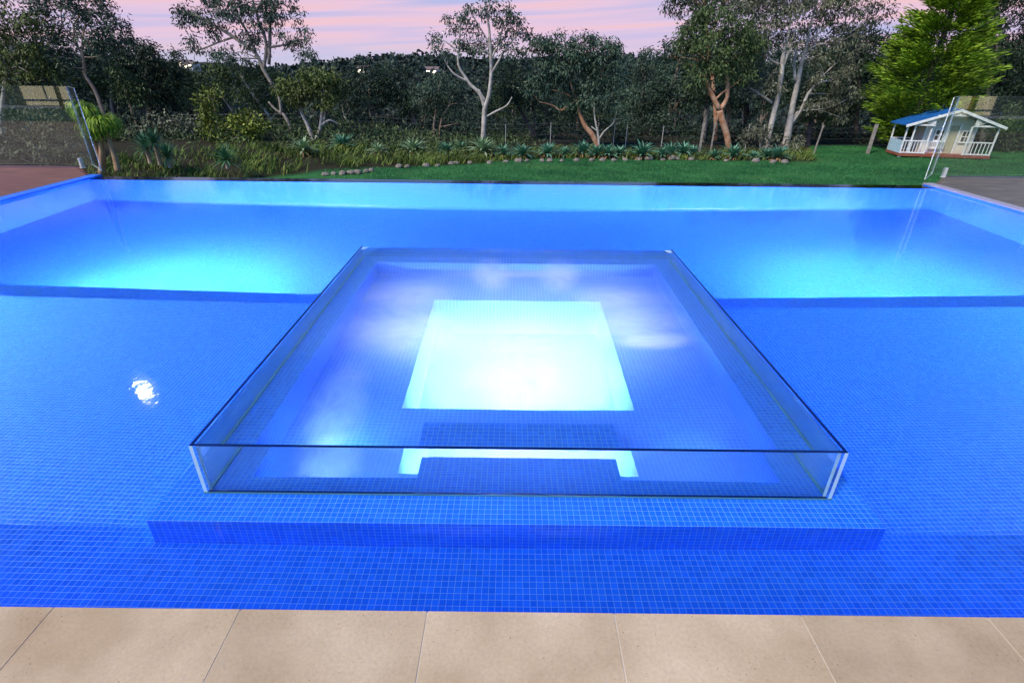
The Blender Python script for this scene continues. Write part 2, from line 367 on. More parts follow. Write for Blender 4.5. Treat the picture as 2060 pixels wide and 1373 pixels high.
# bevelled silicone corner joints
for sx, X in ((1, GX0), (-1, GX1)):
    m = MB(); m.box((min(X+sx*T, X+sx*(T+.012)), GY0+T, ZP+.002), (max(X+sx*T, X+sx*(T+.012)), GY0+T+.004, ZG-.004)); m.build('corner_seal', GCORN, spa)
    # clipped rear corner wedge
    m = MB(); a = (X+sx*T, GY1-T-.003, 0); m.tri((a[0], a[1], .14), (a[0]+sx*.05, a[1], ZG-.004), (a[0], a[1], ZG-.004))
    m.tri((a[0], a[1], .14), (a[0], a[1]-.05, ZG-.004), (a[0]+sx*.05, a[1], ZG-.004)); m.tri((a[0], a[1], ZG-.004), (a[0]+sx*.05, a[1], ZG-.004), (a[0], a[1]-.05, ZG-.004))
    m.build('corner_clip', GCORN, spa)
# base channel line around the glass
m = MB()
GS = plain('green_seal', (.05, .20, .28)); m.box((GX0, GY0-.005, ZP+.001), (GX1, GY0-.0005, ZP+.005)); m.build('base_seal', GS, spa)
m = MB()
m.box((GX0+T+.002, GY0+T+.002, ZP+.001), (GX0+T+.008, GY1-T-.01, ZP+.007)); m.build('base_seal', GS, spa)
m = MB(); m.box((GX1-T-.008, GY0+T+.002, ZP+.001), (GX1-T-.002, GY1-T-.01, ZP+.007)); m.build('base_seal', GS, spa)
# spa water: closed dielectric skin, open below
e_ = .0015; wx0, wx1, wy0, wy1 = GX0+T+e_, GX1-T-e_, GY0+T+e_, GY1-T-e_; zt = ZG-.006
vs = SPAWATER.node_tree.nodes.new('ShaderNodeVolumeScatter'); vs.inputs['Color'].default_value = (.34, .70, 1, 1); vs.inputs['Density'].default_value = .5
SPAWATER.node_tree.links.new(vs.outputs[0], SPAWATER.node_tree.nodes['Material Output'].inputs['Volume'])
m = MB(); m.box((wx0, wy0, ZP+.001), (wx1, wy1, zt), skip='b'); sw = m.build('water_body', SPAWATER, spa)

# underwater lamps (each a fixture with its own lamp)
LENS, nt_, b_ = new_mat('lamp_lens'); b_.inputs['Emission Color'].default_value = (.8, .93, 1, 1); b_.inputs['Emission Strength'].default_value = 12
def uw_lamp(pos, d, power, lab, size=.16, spread=175, col=(1.0, .86, .90), grp='underwater lamps in the pool walls'):
    d = Vector(d).normalized(); pos = Vector(pos)
    root = empty('underwater_lamp', pos); tag(root, lab, 'pool lamp', grp)
    k_ = min(1, size/.16)*1.0; m = MB(); m.tube([pos, pos+d*.02, pos+d*.025], [.11*k_, .11*k_, .09*k_], 20); m.build('bezel', STEEL, root)
    m = MB(); m.tube([pos+d*.0255, pos+d*.029], [.085*k_, .07*k_], 20); m.build('lens', LENS, root)
    ld = bpy.data.lights.new('lamp', 'AREA'); ld.shape = 'DISK'; ld.size = size; ld.energy = power; ld.color = col; ld.spread = R_(spread)
    lo = bpy.data.objects.new('lamp', ld); C.objects.link(lo); lo.parent = root; lo.location = d*.045
    lo.rotation_euler = (-d).to_track_quat('Z', 'Y').to_euler()
uw_lamp((-3.45, YD+.001, -1.15), (0, 1, -.75), 620, 'underwater lamp on the left of the deep drop wall')
uw_lamp((3.85, YD+.001, -1.15), (0, 1, -.75), 620, 'underwater lamp on the right of the deep drop wall')
uw_lamp((XL+.001, 2.7, -.20), (1, 0, -.08), 1350, 'underwater lamp in the left side wall above the shallow shelf')
uw_lamp((XR-.001, 2.7, -.20), (-1, 0, -.08), 1000, 'underwater lamp in the right side wall above the shallow shelf')
uw_lamp((.04, FY0+.001, -.62), (0, 1, .10), 165, 'underwater lamp in the front wall of the spa footwell', col=(1, .76, .86))
uw_lamp((-.80, CY0+.001, -.15), (.05, 1, -.1), 3, 'small underwater lamp in the front left wall above the spa seat', size=.06, col=(.75, .93, 1))
uw_lamp((.86, CY0+.001, -.15), (-.05, 1, -.1), .7, 'small added fill lamp in the front right wall above the spa seat', size=.06, col=(.75, .93, 1))  # fill lamp added on this side to brighten the seats

# jets of aerated water inside the spa
def bubbles(name, c, r, dens, seed, rot=(0, 0, 0)):
    m, nt, b = new_mat('aerated_water'); nt.nodes.remove(b)
    v = nt.nodes.new('ShaderNodeVolumePrincipled'); v.inputs['Color'].default_value = (.60, .86, 1, 1); v.inputs['Anisotropy'].default_value = .2
    t = nt.nodes.new('ShaderNodeTexCoord'); ln = nt.nodes.new('ShaderNodeVectorMath'); ln.operation = 'LENGTH'
    nt.links.new(t.outputs['Object'], ln.inputs[0])
    n = nt.nodes.new('ShaderNodeTexNoise'); n.inputs['Scale'].default_value = 2.6; n.inputs['Detail'].default_value = 6; n.inputs['Distortion'].default_value = 2.2
    mp = nt.nodes.new('ShaderNodeMapping'); mp.inputs['Location'].default_value = (seed*3.1, seed, 0); mp.inputs['Scale'].default_value = (.8, 1, 1)
    nt.links.new(t.outputs['Object'], mp.inputs[0]); nt.links.new(mp.outputs[0], n.inputs['Vector'])
    f = math_node(nt, 'MAXIMUM', math_node(nt, 'SUBTRACT', 1.0, math_node(nt, 'POWER', ln.outputs['Value'], 2.0)), 0); f = math_node(nt, 'MULTIPLY', f, f)
    g = nt.nodes.new('ShaderNodeMapRange'); g.inputs['From Min'].default_value = .38; g.inputs['From Max'].default_value = .62; nt.links.new(n.outputs[0], g.inputs['Value'])
    d = math_node(nt, 'MULTIPLY', math_node(nt, 'MULTIPLY', f, math_node(nt, 'ADD', math_node(nt, 'MULTIPLY', g.outputs[0], .8), .2)), dens)
    nt.links.new(d, v.inputs['Density']); nt.links.new(v.outputs[0], nt.nodes['Material Output'].inputs['Volume'])
    me = bpy.data.meshes.new(name); V = []; F = []; a, k = 12, 20
    for i in range(a+1):
        th = math.pi*i/a
        for j in range(k): V.append((math.sin(th)*math.cos(2*math.pi*j/k), math.sin(th)*math.sin(2*math.pi*j/k), math.cos(th)))
    for i in range(a):
        for j in range(k): F.append((i*k+j, (i+1)*k+j, (i+1)*k+(j+1) % k, i*k+(j+1) % k))
    me.from_pydata(V, [], F); me.materials.append(m)
    o = bpy.data.objects.new(name, me); C.objects.link(o); o.location = c; o.scale = r; o.rotation_euler = rot
    tag(o, kind='stuff')
for q_ in (((-.78, 3.45, -.06), (.46, .38, .13), 6, 1, .2), ((-.72, 2.95, -.08), (.52, .42, .14), 5.5, 2, -.3), ((-.86, 2.15, -.12), (.20, .55, .14), 9, 3, .1),
           ((.80, 3.42, -.06), (.50, .36, .13), 5.5, 4, -.1), ((.84, 3.05, -.08), (.48, .34, .13), 6, 5, .15), ((.88, 2.80, -.05), (.30, .07, .14), 16, 6, .05),
           ((-.17, 3.85, -.02), (.20, .42, .20), 5, 7, .1), ((.36, 3.85, -.02), (.21, .42, .20), 5, 8, -.1), ((.1, 3.75, .08), (.70, .10, .08), 7, 9, .05), ((.04, 2.95, -.55), (.62, .66, .33), 1.2, 10, 0)):
    bubbles('bubbles', q_[0], q_[1], q_[2], q_[3], (0, 0, q_[4]))

# ================================================================== fence glass, unseen glowing ball, house behind the viewer
def fence(name_loc, A, B, H, lab, retA=None, spig=()):
    root = empty('glass_fence', A); tag(root, lab, 'glass fence', 'frameless glass pool fence')
    A = Vector(A); B = Vector(B); d = (B-A).normalized(); n = Vector((-d.y, d.x, 0))*.006; z0 = Vector((0, 0, .05)); z1 = Vector((0, 0, H))
    P = [A+n, B+n, B-n, A-n]
    def pane(P, nm):
        m = MB(); lo = [p+z0 for p in P]; hi = [p+z1 for p in P]
        for k in range(4): m.quad(lo[k], lo[(k+1) % 4], hi[(k+1) % 4], hi[k], mi=1 if k in (1, 3) else 0)
        m.quad(*hi, mi=1); m.quad(*lo[::-1], mi=1); return m.build(nm, [FGLASS, GSHIN], root)
    pane(P, 'pane')
    if retA:
        D = Vector(retA); d2 = (D-A).normalized(); n2 = Vector((-d2.y, d2.x, 0))*.006; a2 = A+d2*.02
        pane([a2+n2, D+n2, D-n2, a2-n2], 'side_pane').data.materials[0] = GLASS
    for s in spig:
        p = A+d*s; m = MB()
        m.tube([p, p+Vector((0, 0, .012))], .045, 16); m.tube([p+Vector((0, -.02, .0)), p+Vector((0, -.02, .15)), p+Vector((0, -.02, .155))], [.022, .022, .017], 12)
        m.tube([p+Vector((0, .02, .0)), p+Vector((0, .02, .15))], [.022, .022], 12); m.build('spigot', STEEL, root)
fence('l', (-6.97, 9.05, 0), (-8.9, 9.05, 0), 1.22, 'frameless glass fence pane standing on the red brown deck at the left pool corner', (-6.44, 8.50, 0), (.18, 1.7))
fence('r', (6.93, 9.05, 0), (8.95, 9.05, 0), 1.22, 'frameless glass fence pane in front of the cubby house at the right pool corner', (6.44, 8.52, 0), (.20, 1.6))
fence('l', (-8.98, 9.05, 0), (-11.0, 9.05, 0), 1.22, 'outer left glass fence pane at the edge of the photo', None, (.3, 1.7))
fence('r', (9.03, 9.05, 0), (11.0, 9.05, 0), 1.22, 'outer right glass fence pane beyond the cubby house', None, (.3, 1.7))
def emis(name, col, s):
    m, nt, b = new_mat(name); b.inputs['Emission Color'].default_value = (*col, 1); b.inputs['Emission Strength'].default_value = s; b.inputs['Base Color'].default_value = (.1, .1, .1, 1); return m
mo = Vector((-.572, .69, .450)).normalized()*900  # unseen glowing ball, added to mirror as a white streak on the water
m = MB(); k, a = 16, 8
for i in range(a):
    t0, t1 = math.pi*i/a, math.pi*(i+1)/a
    for j in range(k):
        p0, p1 = 2*math.pi*j/k, 2*math.pi*(j+1)/k
        f_ = lambda t, p: mo+Vector((math.sin(t)*math.cos(p), math.sin(t)*math.sin(p), math.cos(t)))*8
        m.quad(f_(t0, p0), f_(t1, p0), f_(t1, p1), f_(t0, p1))
tag(m.build('glow_ball', emis('ball_glow', (1, .97, .92), 60), origin=mo), 'unseen glowing ball added for the white streak it mirrors on the pool', 'glow_ball')
# house behind the viewer (seen in the fence glass)
HW = plain('cream_render', (.55, .48, .33), rough=.8); HL = emis('lit_window', (1, .84, .58), 2.2); HLamp = emis('lamp_glow', (1, .9, .7), 14); WHT = plain('white_paint', (.75, .75, .75), rough=.4)
YEL = plain('yellow_paint', (.75, .50, .04), rough=.5)
ho = empty('house', (0, -5.4, 0)); tag(ho, 'cream rendered house with lit windows behind the pool terrace', 'house')
m = MB(); m.box((-22, -8.5, 0), (22, -5.4, 2.9)); m.build('wall', HW, ho)
m = MB(); m.box((-22.4, -8.9, 2.91), (22.4, -5.1, 3.05)); m.build('roof', plain('roof', (.12, .12, .13)), ho)
for x in (-19, -16.4, -12.5, -9, 9, 12, 15.2, 18.5):
    m = MB(); m.box((x-.95, -5.395, .02), (x+.95, -5.37, 2.3)); f = m.build('window', HL, ho)
    m = MB()
    for q in (-.98, 0, .98): m.bar((x+q, -5.35, .2), (x+q, -5.35, 2.35), .06)
    m.bar((x-1, -5.345, 2.35), (x+1, -5.345, 2.35), .08); m.bar((x-1, -5.345, .2), (x+1, -5.345, .2), .08); m.build('window_frame', WHT, ho)
for x in (-14.6, -13.9, 13.6, 17):
    m = MB(); m.tube([(x, -5.2, 2.55), (x, -5.2, 2.65), (x, -5.2, 2.75)], [.13, .16, .06], 12); m.build('wall_lamp', HLamp, ho)
pg = empty('pergola', (-14, -4.2, 0)); tag(pg, 'white slatted pergola beside the house behind the viewer', 'pergola')
for x in (-16.8, -12.6): m = MB(); m.bar((x, -3.2, 0), (x, -3.2, 3.0), .1); m.build('post', YEL, pg)
m = MB()
for i in range(7): m.bar((-17, -5.2+i*.33, 3.05), (-12.4, -5.2+i*.33, 3.05), .07)
m.build('slats', WHT, pg)
pg = empty('pergola', (15, -4.2, 0)); tag(pg, 'yellow framed pergola on the right of the house behind the viewer', 'pergola')
for x in (16.1, 16.9): m = MB(); m.bar((x, -3.2, 0), (x, -3.2, 3.0), .14); m.build('post', YEL, pg)
m = MB(); m.bar((14, -3.2, 3.08), (18, -3.2, 3.08), .14); m.build('beam', WHT, pg)

# ================================================================== terrain
def sstep(a, b, x): t = np.clip((x-a)/(b-a), 0, 1); return t*t*(3-2*t)
def gz(x, y):
    x = np.asarray(x, float); y = np.asarray(y, float)
    z = -1.5 - 1.0*(1-sstep(9.0, 12.5, y)) - .012*np.maximum(0, 26-y)*0
    z = z + .45*sstep(-2.5, -9, x)*sstep(16, 19, y)*(1-sstep(26, 34, y))
    z = z - 9.5*sstep(27, 95, y)
    z = z + 11*sstep(150, 520, y) + 5*sstep(120, 420, y)*np.sin(x*.011+1.3) + 2.5*np.sin(x*.03+y*.01)*sstep(90, 300, y)
    z = z + .06*np.sin(x*.9+y*.5)*sstep(20, 24, y)
    return z
def grid(name, xs, ys, mat, dz=0):
    X, Y = np.meshgrid(xs, ys); Z = gz(X, Y)+dz; V = np.stack([X, Y, Z], -1).reshape(-1, 3); nx = len(xs)
    F = [(j*nx+i, j*nx+i+1, (j+1)*nx+i+1, (j+1)*nx+i) for j in range(len(ys)-1) for i in range(nx-1)]
    me = bpy.data.meshes.new(name); me.from_pydata(V.tolist(), [], F); me.materials.append(mat)
    me.polygons.foreach_set('use_smooth', [True]*len(F)); o = bpy.data.objects.new(name, me); C.objects.link(o); tag(o, kind='structure'); return o
def ground_mat():
    m, nt, b = new_mat('grass_ground'); b.inputs['Roughness'].default_value = .9; b.inputs['Specular IOR Level'].default_value = .1
    t = nt.nodes.new('ShaderNodeTexCoord')
    c, f = noise_col(nt, (.014, .085, .030), (.050, .19, .058), .7, 5, vec=t.outputs['Object'], lo=.3, hi=.7)
    c1, f1 = noise_col(nt, (.75, .75, .75), (1.3, 1.3, 1.3), 14, 5, vec=t.outputs['Object'], lo=.25, hi=.75)
    mm = nt.nodes.new('ShaderNodeMix'); mm.data_type = 'RGBA'; mm.blend_type = 'MULTIPLY'; mm.inputs[0].default_value = 1
    nt.links.new(c, mm.inputs[6]); nt.links.new(c1, mm.inputs[7])
    c2, f2 = noise_col(nt, (0, 0, 0), (1, 1, 1), .35, 4, vec=t.outputs['Object'], lo=.58, hi=.72)
    m2 = nt.nodes.new('ShaderNodeMix'); m2.data_type = 'RGBA'; nt.links.new(math_node(nt, 'MULTIPLY', c2, .6), m2.inputs[0])
    nt.links.new(mm.outputs[2], m2.inputs[6]); m2.inputs[7].default_value = (.10, .085, .035, 1)
    # bare soil and leaf litter past the garden
    sp = nt.nodes.new('ShaderNodeSeparateXYZ'); nt.links.new(t.outputs['Object'], sp.inputs[0])
    mr = nt.nodes.new('ShaderNodeMapRange'); mr.inputs['From Min'].default_value = 21.3; mr.inputs['From Max'].default_value = 21.7
    bx = math_node(nt, 'MULTIPLY', math_node(nt, 'MAXIMUM', math_node(nt, 'SUBTRACT', 1.0, sp.outputs[0]), 0.0), .53)
    bx2 = math_node(nt, 'MULTIPLY', math_node(nt, 'MINIMUM', math_node(nt, 'MAXIMUM', math_node(nt, 'SUBTRACT', sp.outputs[0], 11.5), 0.0), 2.2), -2.2)
    yy = math_node(nt, 'ADD', math_node(nt, 'ADD', sp.outputs[1], bx), bx2)
    nt.links.new(math_node(nt, 'ADD', yy, math_node(nt, 'MULTIPLY', f, 1.0)), mr.inputs['Value'])
    m3 = nt.nodes.new('ShaderNodeMix'); m3.data_type = 'RGBA'; nt.links.new(mr.outputs[0], m3.inputs[0])
    nt.links.new(m2.outputs[2], m3.inputs[6]); m3.inputs[7].default_value = (.035, .032, .02, 1)
    nt.links.new(m3.outputs[2], b.inputs['Base Color'])
    bm = nt.nodes.new('ShaderNodeBump'); bm.inputs['Strength'].default_value = .5; bm.inputs['Distance'].default_value = .05
    nt.links.new(f1, bm.inputs['Height']); nt.links.new(bm.outputs[0], b.inputs['Normal'])
    return m
xs = np.concatenate([np.linspace(-520, -42, 40), np.linspace(-40, 40, 81), np.linspace(42, 520, 40)])
ys = np.concatenate([np.linspace(-40, 8.9, 8), np.linspace(9, 40, 63), np.linspace(42, 200, 50), np.linspace(205, 900, 70)])
grid('ground', xs, ys, ground_mat())

# ================================================================== foliage tools
BARKP = plain('pale_bark', (.34, .30, .26), (.60, .56, .52), 5, .8, bump=.3)
BARKG = plain('grey_bark', (.20, .17, .14), (.38, .33, .29), 6, .85, bump=.4)
BARKO = plain('orange_bark', (.42, .17, .08), (.55, .36, .24), 4, .8, bump=.4)
BARKD = plain('dark_bark', (.05, .04, .045), (.12, .09, .09), 5, .9)
BARKT = plain('tan_bark', (.38, .26, .18), (.52, .40, .31), 4, .8, bump=.3)
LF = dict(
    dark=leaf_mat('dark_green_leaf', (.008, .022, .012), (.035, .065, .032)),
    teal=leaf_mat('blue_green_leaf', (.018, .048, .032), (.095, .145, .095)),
    olive=leaf_mat('olive_leaf', (.035, .060, .012), (.165, .205, .055)),
    grey=leaf_mat('grey_green_leaf', (.045, .055, .032), (.215, .230, .150)),
    lime=leaf_mat('yellow_green_leaf', (.07, .10, .012), (.26, .32, .05), (.42, .46, .12)),
    conifer=leaf_mat('bright_conifer_leaf', (.045, .10, .008), (.26, .42, .025), (.40, .50, .05)),
    mid=leaf_mat('mid_green_leaf', (.028, .058, .018), (.115, .165, .060)),
)
def clump_leaves(cs, sig, per, ln, wd, droop=.8, flat=.8):
    n = len(cs); sg = sig*rng.uniform(.6, 1.25, (n, 1, 1))
    off = rng.normal(size=(n, per, 3)); off = off/np.linalg.norm(off, axis=-1, keepdims=True)*rng.uniform(0, 1, (n, per, 1))**(1/2.2)*sg*1.5
    off[..., 2] *= flat
    P = (cs[:, None, :]+off).reshape(-1, 3); o = unit(off.reshape(-1, 3))
    D = unit(o*.5 + rng.normal(size=P.shape)*.55 + np.array([0, 0, -droop]))
    return leaves(P, D, ln, wd)
def px_poly(pts, Y):
    out = []
    for i, p in enumerate(pts): out.append(at(p[0], p[1], Y + (p[3] if len(p) > 3 else 0)))
    return out
def smooth_poly(P, rad, sub=3):
    P = [Vector(p) for p in P]; O_, R2 = [], []
    for i in range(len(P)-1):
        a = P[max(i-1, 0)]; b = P[i]; c = P[i+1]; d = P[min(i+2, len(P)-1)]
        for k in range(sub):
            t = k/sub; O_.append(.5*((2*b)+(c-a)*t+(2*a-5*b+4*c-d)*t*t+(3*b-a-3*c+d)*t**3)); R2.append(rad[i]*(1-t)+rad[i+1]*t)
    O_.append(P[-1]); R2.append(rad[-1]); return O_, R2
def tree(name, lab, cat, Y, stems, blobs, leaf, bark, ln=.15, wd=.05, dens=1.0, droop=.8, sig=.26, per=42, twigs=3, group=None, root_z=True, nocrown=False):
    """stems: lists of (px, py, radius_px[, dY]); blobs: (px, py, rx, ry[, dY]) in photo pixels at depth Y"""
    s = mpp(Y); base = at(stems[0][0][0], stems[0][0][1], Y); g = float(gz(base.x, base.y))
    root = empty(name, (base.x, base.y, g)); tag(root, lab, cat, group)
    mb = MB(); ends = []
    for si, st in enumerate(stems):
        P = px_poly(st, Y); rad = [max(.012, p[2]*s*.75) for p in st]
        if si == 0: P = [Vector((P[0].x, P[0].y, min(g-.1, P[0].z-.1)))] + P; rad = [rad[0]*1.3] + rad
        P, rad = smooth_poly(P, rad); mb.tube(P, rad, 9, wob=.08); ends.append((P, rad))
    cl = []
    for b in blobs:
        c = at(b[0], b[1], Y+(b[4] if len(b) > 4 else 0)); rx, rz = b[2]*s, b[3]*s; ry = max(.5, min(rx, rz*1.6)*.9)
        n = max(4, int(dens*(rx*rz*3.14)/(sig*sig)*.85))
        d = rng.normal(size=(n, 3)); d = d/np.linalg.norm(d, axis=1, keepdims=True)*rng.uniform(.15, 1, (n, 1))**.5
        q = np.array(c)+d*np.array([rx, ry, rz])*.92; cl.append(q)
        for _ in range(int(twigs)):
            tgt = Vector(q[rng.integers(n)]); best = min(((p-tgt).length+max(0, p.z-tgt.z)*2, i, j) for i, (PP, rr) in enumerate(ends) for j, p in enumerate(PP) if j >= len(PP)//3)
            PP, rr = ends[best[1]]; p0 = PP[best[2]]; r0 = rr[best[2]]*.45
            mid = (p0+tgt)/2 + Vector((random.uniform(-.12, .12), 0, random.uniform(-.1, .2)))*(tgt-p0).length
            m2, r2 = smooth_poly([p0, mid, tgt], [max(.012, r0), max(.01, r0*.6), .006], 4); mb.tube(m2, r2, 5, cap=False)
    tr = mb.build('trunk', bark, root, smooth=True, origin=root.location)
    if cl and not nocrown:
        V = clump_leaves(np.concatenate(cl), sig, per, ln, wd, droop) - np.array(root.location)
        np_mesh('crown', V, 4, LF[leaf], root)
    return root

# ================================================================== trees one can tell apart (px in the photo, Y metres away)
tree('gum_tree', 'tall eucalyptus with bare leaning limbs and open crown left of centre against the sky', 'tree', 25,
     [[(593, 303, 5.5), (586, 263, 4.6), (572, 232, 4.2), (556, 222, 3), (540, 205, 2.2)],
      [(566, 232, 4), (562, 196, 4), (548, 171, 4), (530, 140, 5), (514, 107, 4), (470, 75, 4), (420, 45, 3), (385, 25, 2)],
      [(514, 107, 4), (500, 70, 3), (480, 35, 3), (470, 0, 2)], [(530, 140, 4), (536, 90, 4), (520, 40, 3), (505, -10, 2)],
      [(541, 130, 4), (543, 80, 4), (545, 30, 3), (560, -20, 2)], [(545, 95, 3), (575, 90, 2), (600, 80, 2)], [(470, 75, 3), (440, 85, 2), (400, 100, 2), (385, 85, 1.5)]],
     [(395, 30, 45, 24), (455, 25, 55, 28), (520, 25, 50, 30), (560, 25, 40, 26), (500, 70, 26, 14), (440, 62, 30, 12), (590, 70, 32, 20), (618, 95, 26, 22), (392, 88, 22, 18), (460, 105, 42, 22), (520, 95, 20, 14), (480, -25, 110, 30)],
     'teal', BARKG, dens=.62, sig=.22, twigs=5)
tree('gum_tree', 'tall pale trunked eucalyptus in the middle with a see-through crown of small tufts', 'tree', 25,
     [[(972, 284, 7), (974, 245, 6.5), (975, 220, 6), (984, 190, 5), (988, 150, 4.5), (987, 110, 4), (984, 60, 3), (978, 20, 2)],
      [(975, 218, 4.5), (966, 190, 4.5), (948, 172, 4), (938, 158, 3.5), (922, 130, 3), (924, 90, 2.5), (926, 50, 1.6)], [(942, 164, 3), (915, 150, 2.4), (900, 132, 1.5)],
      [(976, 236, 2.6), (998, 224, 2.4), (1020, 212, 2), (1030, 195, 1.3)], [(987, 150, 3.5), (1002, 125, 2.8), (1020, 95, 2.2), (1050, 60, 1.6)], [(988, 120, 2.6), (1005, 80, 2.2), (1015, 40, 1.5)],
      [(978, 205, 3), (962, 180, 2)], [(924, 110, 2), (905, 90, 1.6), (880, 75, 1.2)], [(986, 90, 2), (965, 55, 1.6), (950, 30, 1.1)]],
     [(878, 82, 16, 22), (912, 45, 22, 20), (938, 48, 20, 20), (925, 80, 20, 12), (948, 15, 14, 9), (980, 15, 18, 22), (1010, 28, 28, 24), (1042, 48, 28, 24), (1058, 80, 12, 14), (970, 78, 16, 16), (1015, 78, 24, 12), (985, 98, 28, 12), (940, 92, 14, 8), (1040, 104, 28, 14), (965, 106, 22, 12), (895, 108, 20, 8)],
     'teal', BARKP, dens=.62, sig=.19, per=34, twigs=4, ln=.13)
tree('gum_tree', 'broad low eucalyptus right of centre with an orange leaning trunk and full rounded crown', 'tree', 24,
     [[(1203, 296, 7), (1192, 272, 7), (1178, 255, 6), (1168, 232, 5), (1160, 200, 4)], [(1160, 200, 3), (1130, 222, 2.6), (1112, 212, 2), (1085, 205, 1.2)], [(1162, 205, 3), (1150, 175, 2.4), (1145, 150, 1.6)],
      [(1165, 215, 3), (1185, 182, 2.6), (1205, 172, 1.6)], [(1150, 195, 2.4), (1130, 185, 2), (1100, 180, 1)]],
     [(1095, 88, 28, 18), (1130, 90, 40, 22), (1185, 92, 50, 22), (1230, 100, 28, 24), (1160, 130, 60, 28), (1215, 140, 45, 35), (1095, 140, 34, 26), (1082, 180, 30, 22), (1125, 165, 40, 24), (1190, 185, 50, 30), (1150, 215, 40, 20), (1225, 190, 34, 35), (1075, 95, 8, 22)],
     'teal', BARKO, dens=.95, sig=.22, per=48, twigs=2)
tree('gum_sapling', 'slim pale forked gum sapling in front of the broad eucalyptus', 'tree', 22.6,
     [[(1205, 296, 3), (1203, 270, 2.6), (1197, 240, 2.2), (1195, 215, 1.5)], [(1204, 282, 2.2), (1215, 265, 2), (1232, 250, 1.6), (1236, 240, 1)], [(1203, 265, 1.6), (1190, 255, 1.2)]],
     [(1200, 205, 24, 16), (1225, 210, 26, 18), (1245, 235, 16, 14)], 'teal', BARKP, dens=.8, sig=.2, twigs=2)
tree('gum_tree', 'eucalyptus with a peeling orange forked trunk and dense hanging crown', 'tree', 24,
     [[(1467, 304, 8), (1462, 270, 8), (1452, 240, 8), (1448, 222, 9)], [(1447, 220, 7), (1434, 195, 6), (1424, 172, 5), (1415, 150, 3)], [(1450, 220, 7), (1463, 195, 5), (1463, 160, 5), (1460, 130, 3)],
      [(1440, 200, 3), (1455, 185, 2), (1470, 176, 1.2)], [(1445, 228, 3), (1442, 245, 1)], [(1450, 135, 2.5), (1425, 128, 2), (1405, 126, 1.2)]],
     [(1395, 55, 30, 26), (1440, 50, 45, 28), (1485, 60, 35, 30), (1385, 90, 24, 20), (1425, 95, 40, 24), (1475, 105, 38, 30), (1400, 128, 26, 16), (1445, 140, 40, 18), (1495, 145, 22, 22), (1405, 165, 22, 18), (1430, 25, 34, 16), (1515, 90, 22, 26)],
     'mid', BARKO, dens=1.0, sig=.22, per=46, twigs=2)
tree('gum_tree', 'white trunked gum leaning right, left one of the pair right of the peeling trunk', 'tree', 24.5,
     [[(1538, 306, 8), (1548, 265, 7), (1556, 232, 7), (1566, 190, 6), (1572, 150, 6), (1575, 115, 5), (1586, 70, 3), (1592, 20, 2)],
      [(1553, 207, 3.4), (1530, 190, 3), (1508, 177, 2)], [(1568, 130, 3), (1548, 118, 2.4), (1545, 95, 1.4)], [(1573, 140, 3.5), (1588, 100, 3), (1600, 60, 1.8)]],
     [(1500, 10, 35, 20), (1555, 10, 50, 24), (1600, 30, 35, 24), (1540, 50, 40, 22), (1590, 75, 30, 24), (1530, 90, 26, 22), (1500, 178, 24, 16), (1535, 150, 30, 22), (1545, 180, 26, 18), (1500, -20, 60, 20), (1600, -15, 60, 22)],
     'grey', BARKP, dens=.75, sig=.22, per=40, twigs=4)
tree('gum_tree', 'white trunked gum with two stems and wispy grey crown, right one of the pair', 'tree', 25,
     [[(1577, 306, 10), (1586, 262, 9), (1594, 215, 7), (1604, 170, 6), (1612, 130, 5), (1622, 95, 4), (1632, 45, 3), (1645, 0, 2)],
      [(1590, 250, 5), (1612, 220, 4), (1625, 190, 3.4), (1645, 168, 3), (1668, 163, 1.6)], [(1600, 165, 4), (1598, 125, 3), (1605, 90, 2)], [(1618, 110, 3.6), (1635, 95, 3), (1660, 88, 2), (1680, 92, 1.2)],
      [(1594, 240, 3.4), (1605, 225, 2.6), (1620, 222, 1.5)], [(1625, 85, 3), (1655, 60, 2), (1680, 35, 1.4)], [(1640, 168, 2), (1668, 140, 1.4), (1690, 120, 1)]],
     [(1650, 10, 50, 26), (1700, 15, 45, 30), (1660, 60, 44, 24), (1705, 80, 40, 34), (1650, 110, 40, 26), (1690, 140, 40, 34), (1650, 170, 34, 28), (1700, 190, 30, 34), (1640, 210, 32, 24), (1680, 225, 26, 20), (1660, -20, 70, 24)],
     'grey', BARKP, dens=.62, sig=.22, per=40, twigs=5)
tree('gum_tree', 'straight grey trunked tree behind the timber fence post', 'tree', 26.5,
     [[(1413, 306, 7), (1417, 260, 6), (1421, 220, 6), (1424, 170, 5)]], [(1400, 200, 24, 26), (1430, 180, 30, 20)], 'dark', BARKG, dens=1, twigs=2)
tree('gum_tree', 'dark topped gum rising out of the photo above the dense hanging crown', 'tree', 28,
     [[(1440, 300, 6), (1438, 200, 5), (1425, 100, 5), (1418, 20, 4), (1415, -30, 3)], [(1436, 60, 3), (1450, 20, 3), (1470, -20, 2)]],
     [(1365, 15, 30, 16), (1400, 15, 26, 14), (1440, 10, 30, 16), (1500, 5, 60, 24), (1352, 108, 30, 9), (1385, -15, 50, 20)], 'dark', BARKO, dens=.8, sig=.24, twigs=4)
tree('olive_tree', 'small tree with olive green crown on two pale curving trunks left of the middle', 'tree', 23,
     [[(632, 300, 6), (630, 284, 6), (618, 250, 4.4), (606, 225, 3.6), (604, 190, 2.6)], [(634, 284, 5), (643, 262, 4.6), (647, 235, 4.2), (648, 205, 3)], [(646, 252, 3), (662, 242, 2.6), (674, 246, 1.6), (682, 250, 1)], [(652, 244, 2.2), (655, 225, 2), (668, 219, 1.6), (680, 219, 1)]],
     [(600, 165, 35, 22), (640, 155, 38, 24), (670, 170, 26, 26), (580, 190, 26, 18), (620, 195, 36, 18), (660, 200, 28, 16), (565, 175, 16, 14)],
     'olive', BARKP, dens=1.0, sig=.2, per=46, twigs=3)
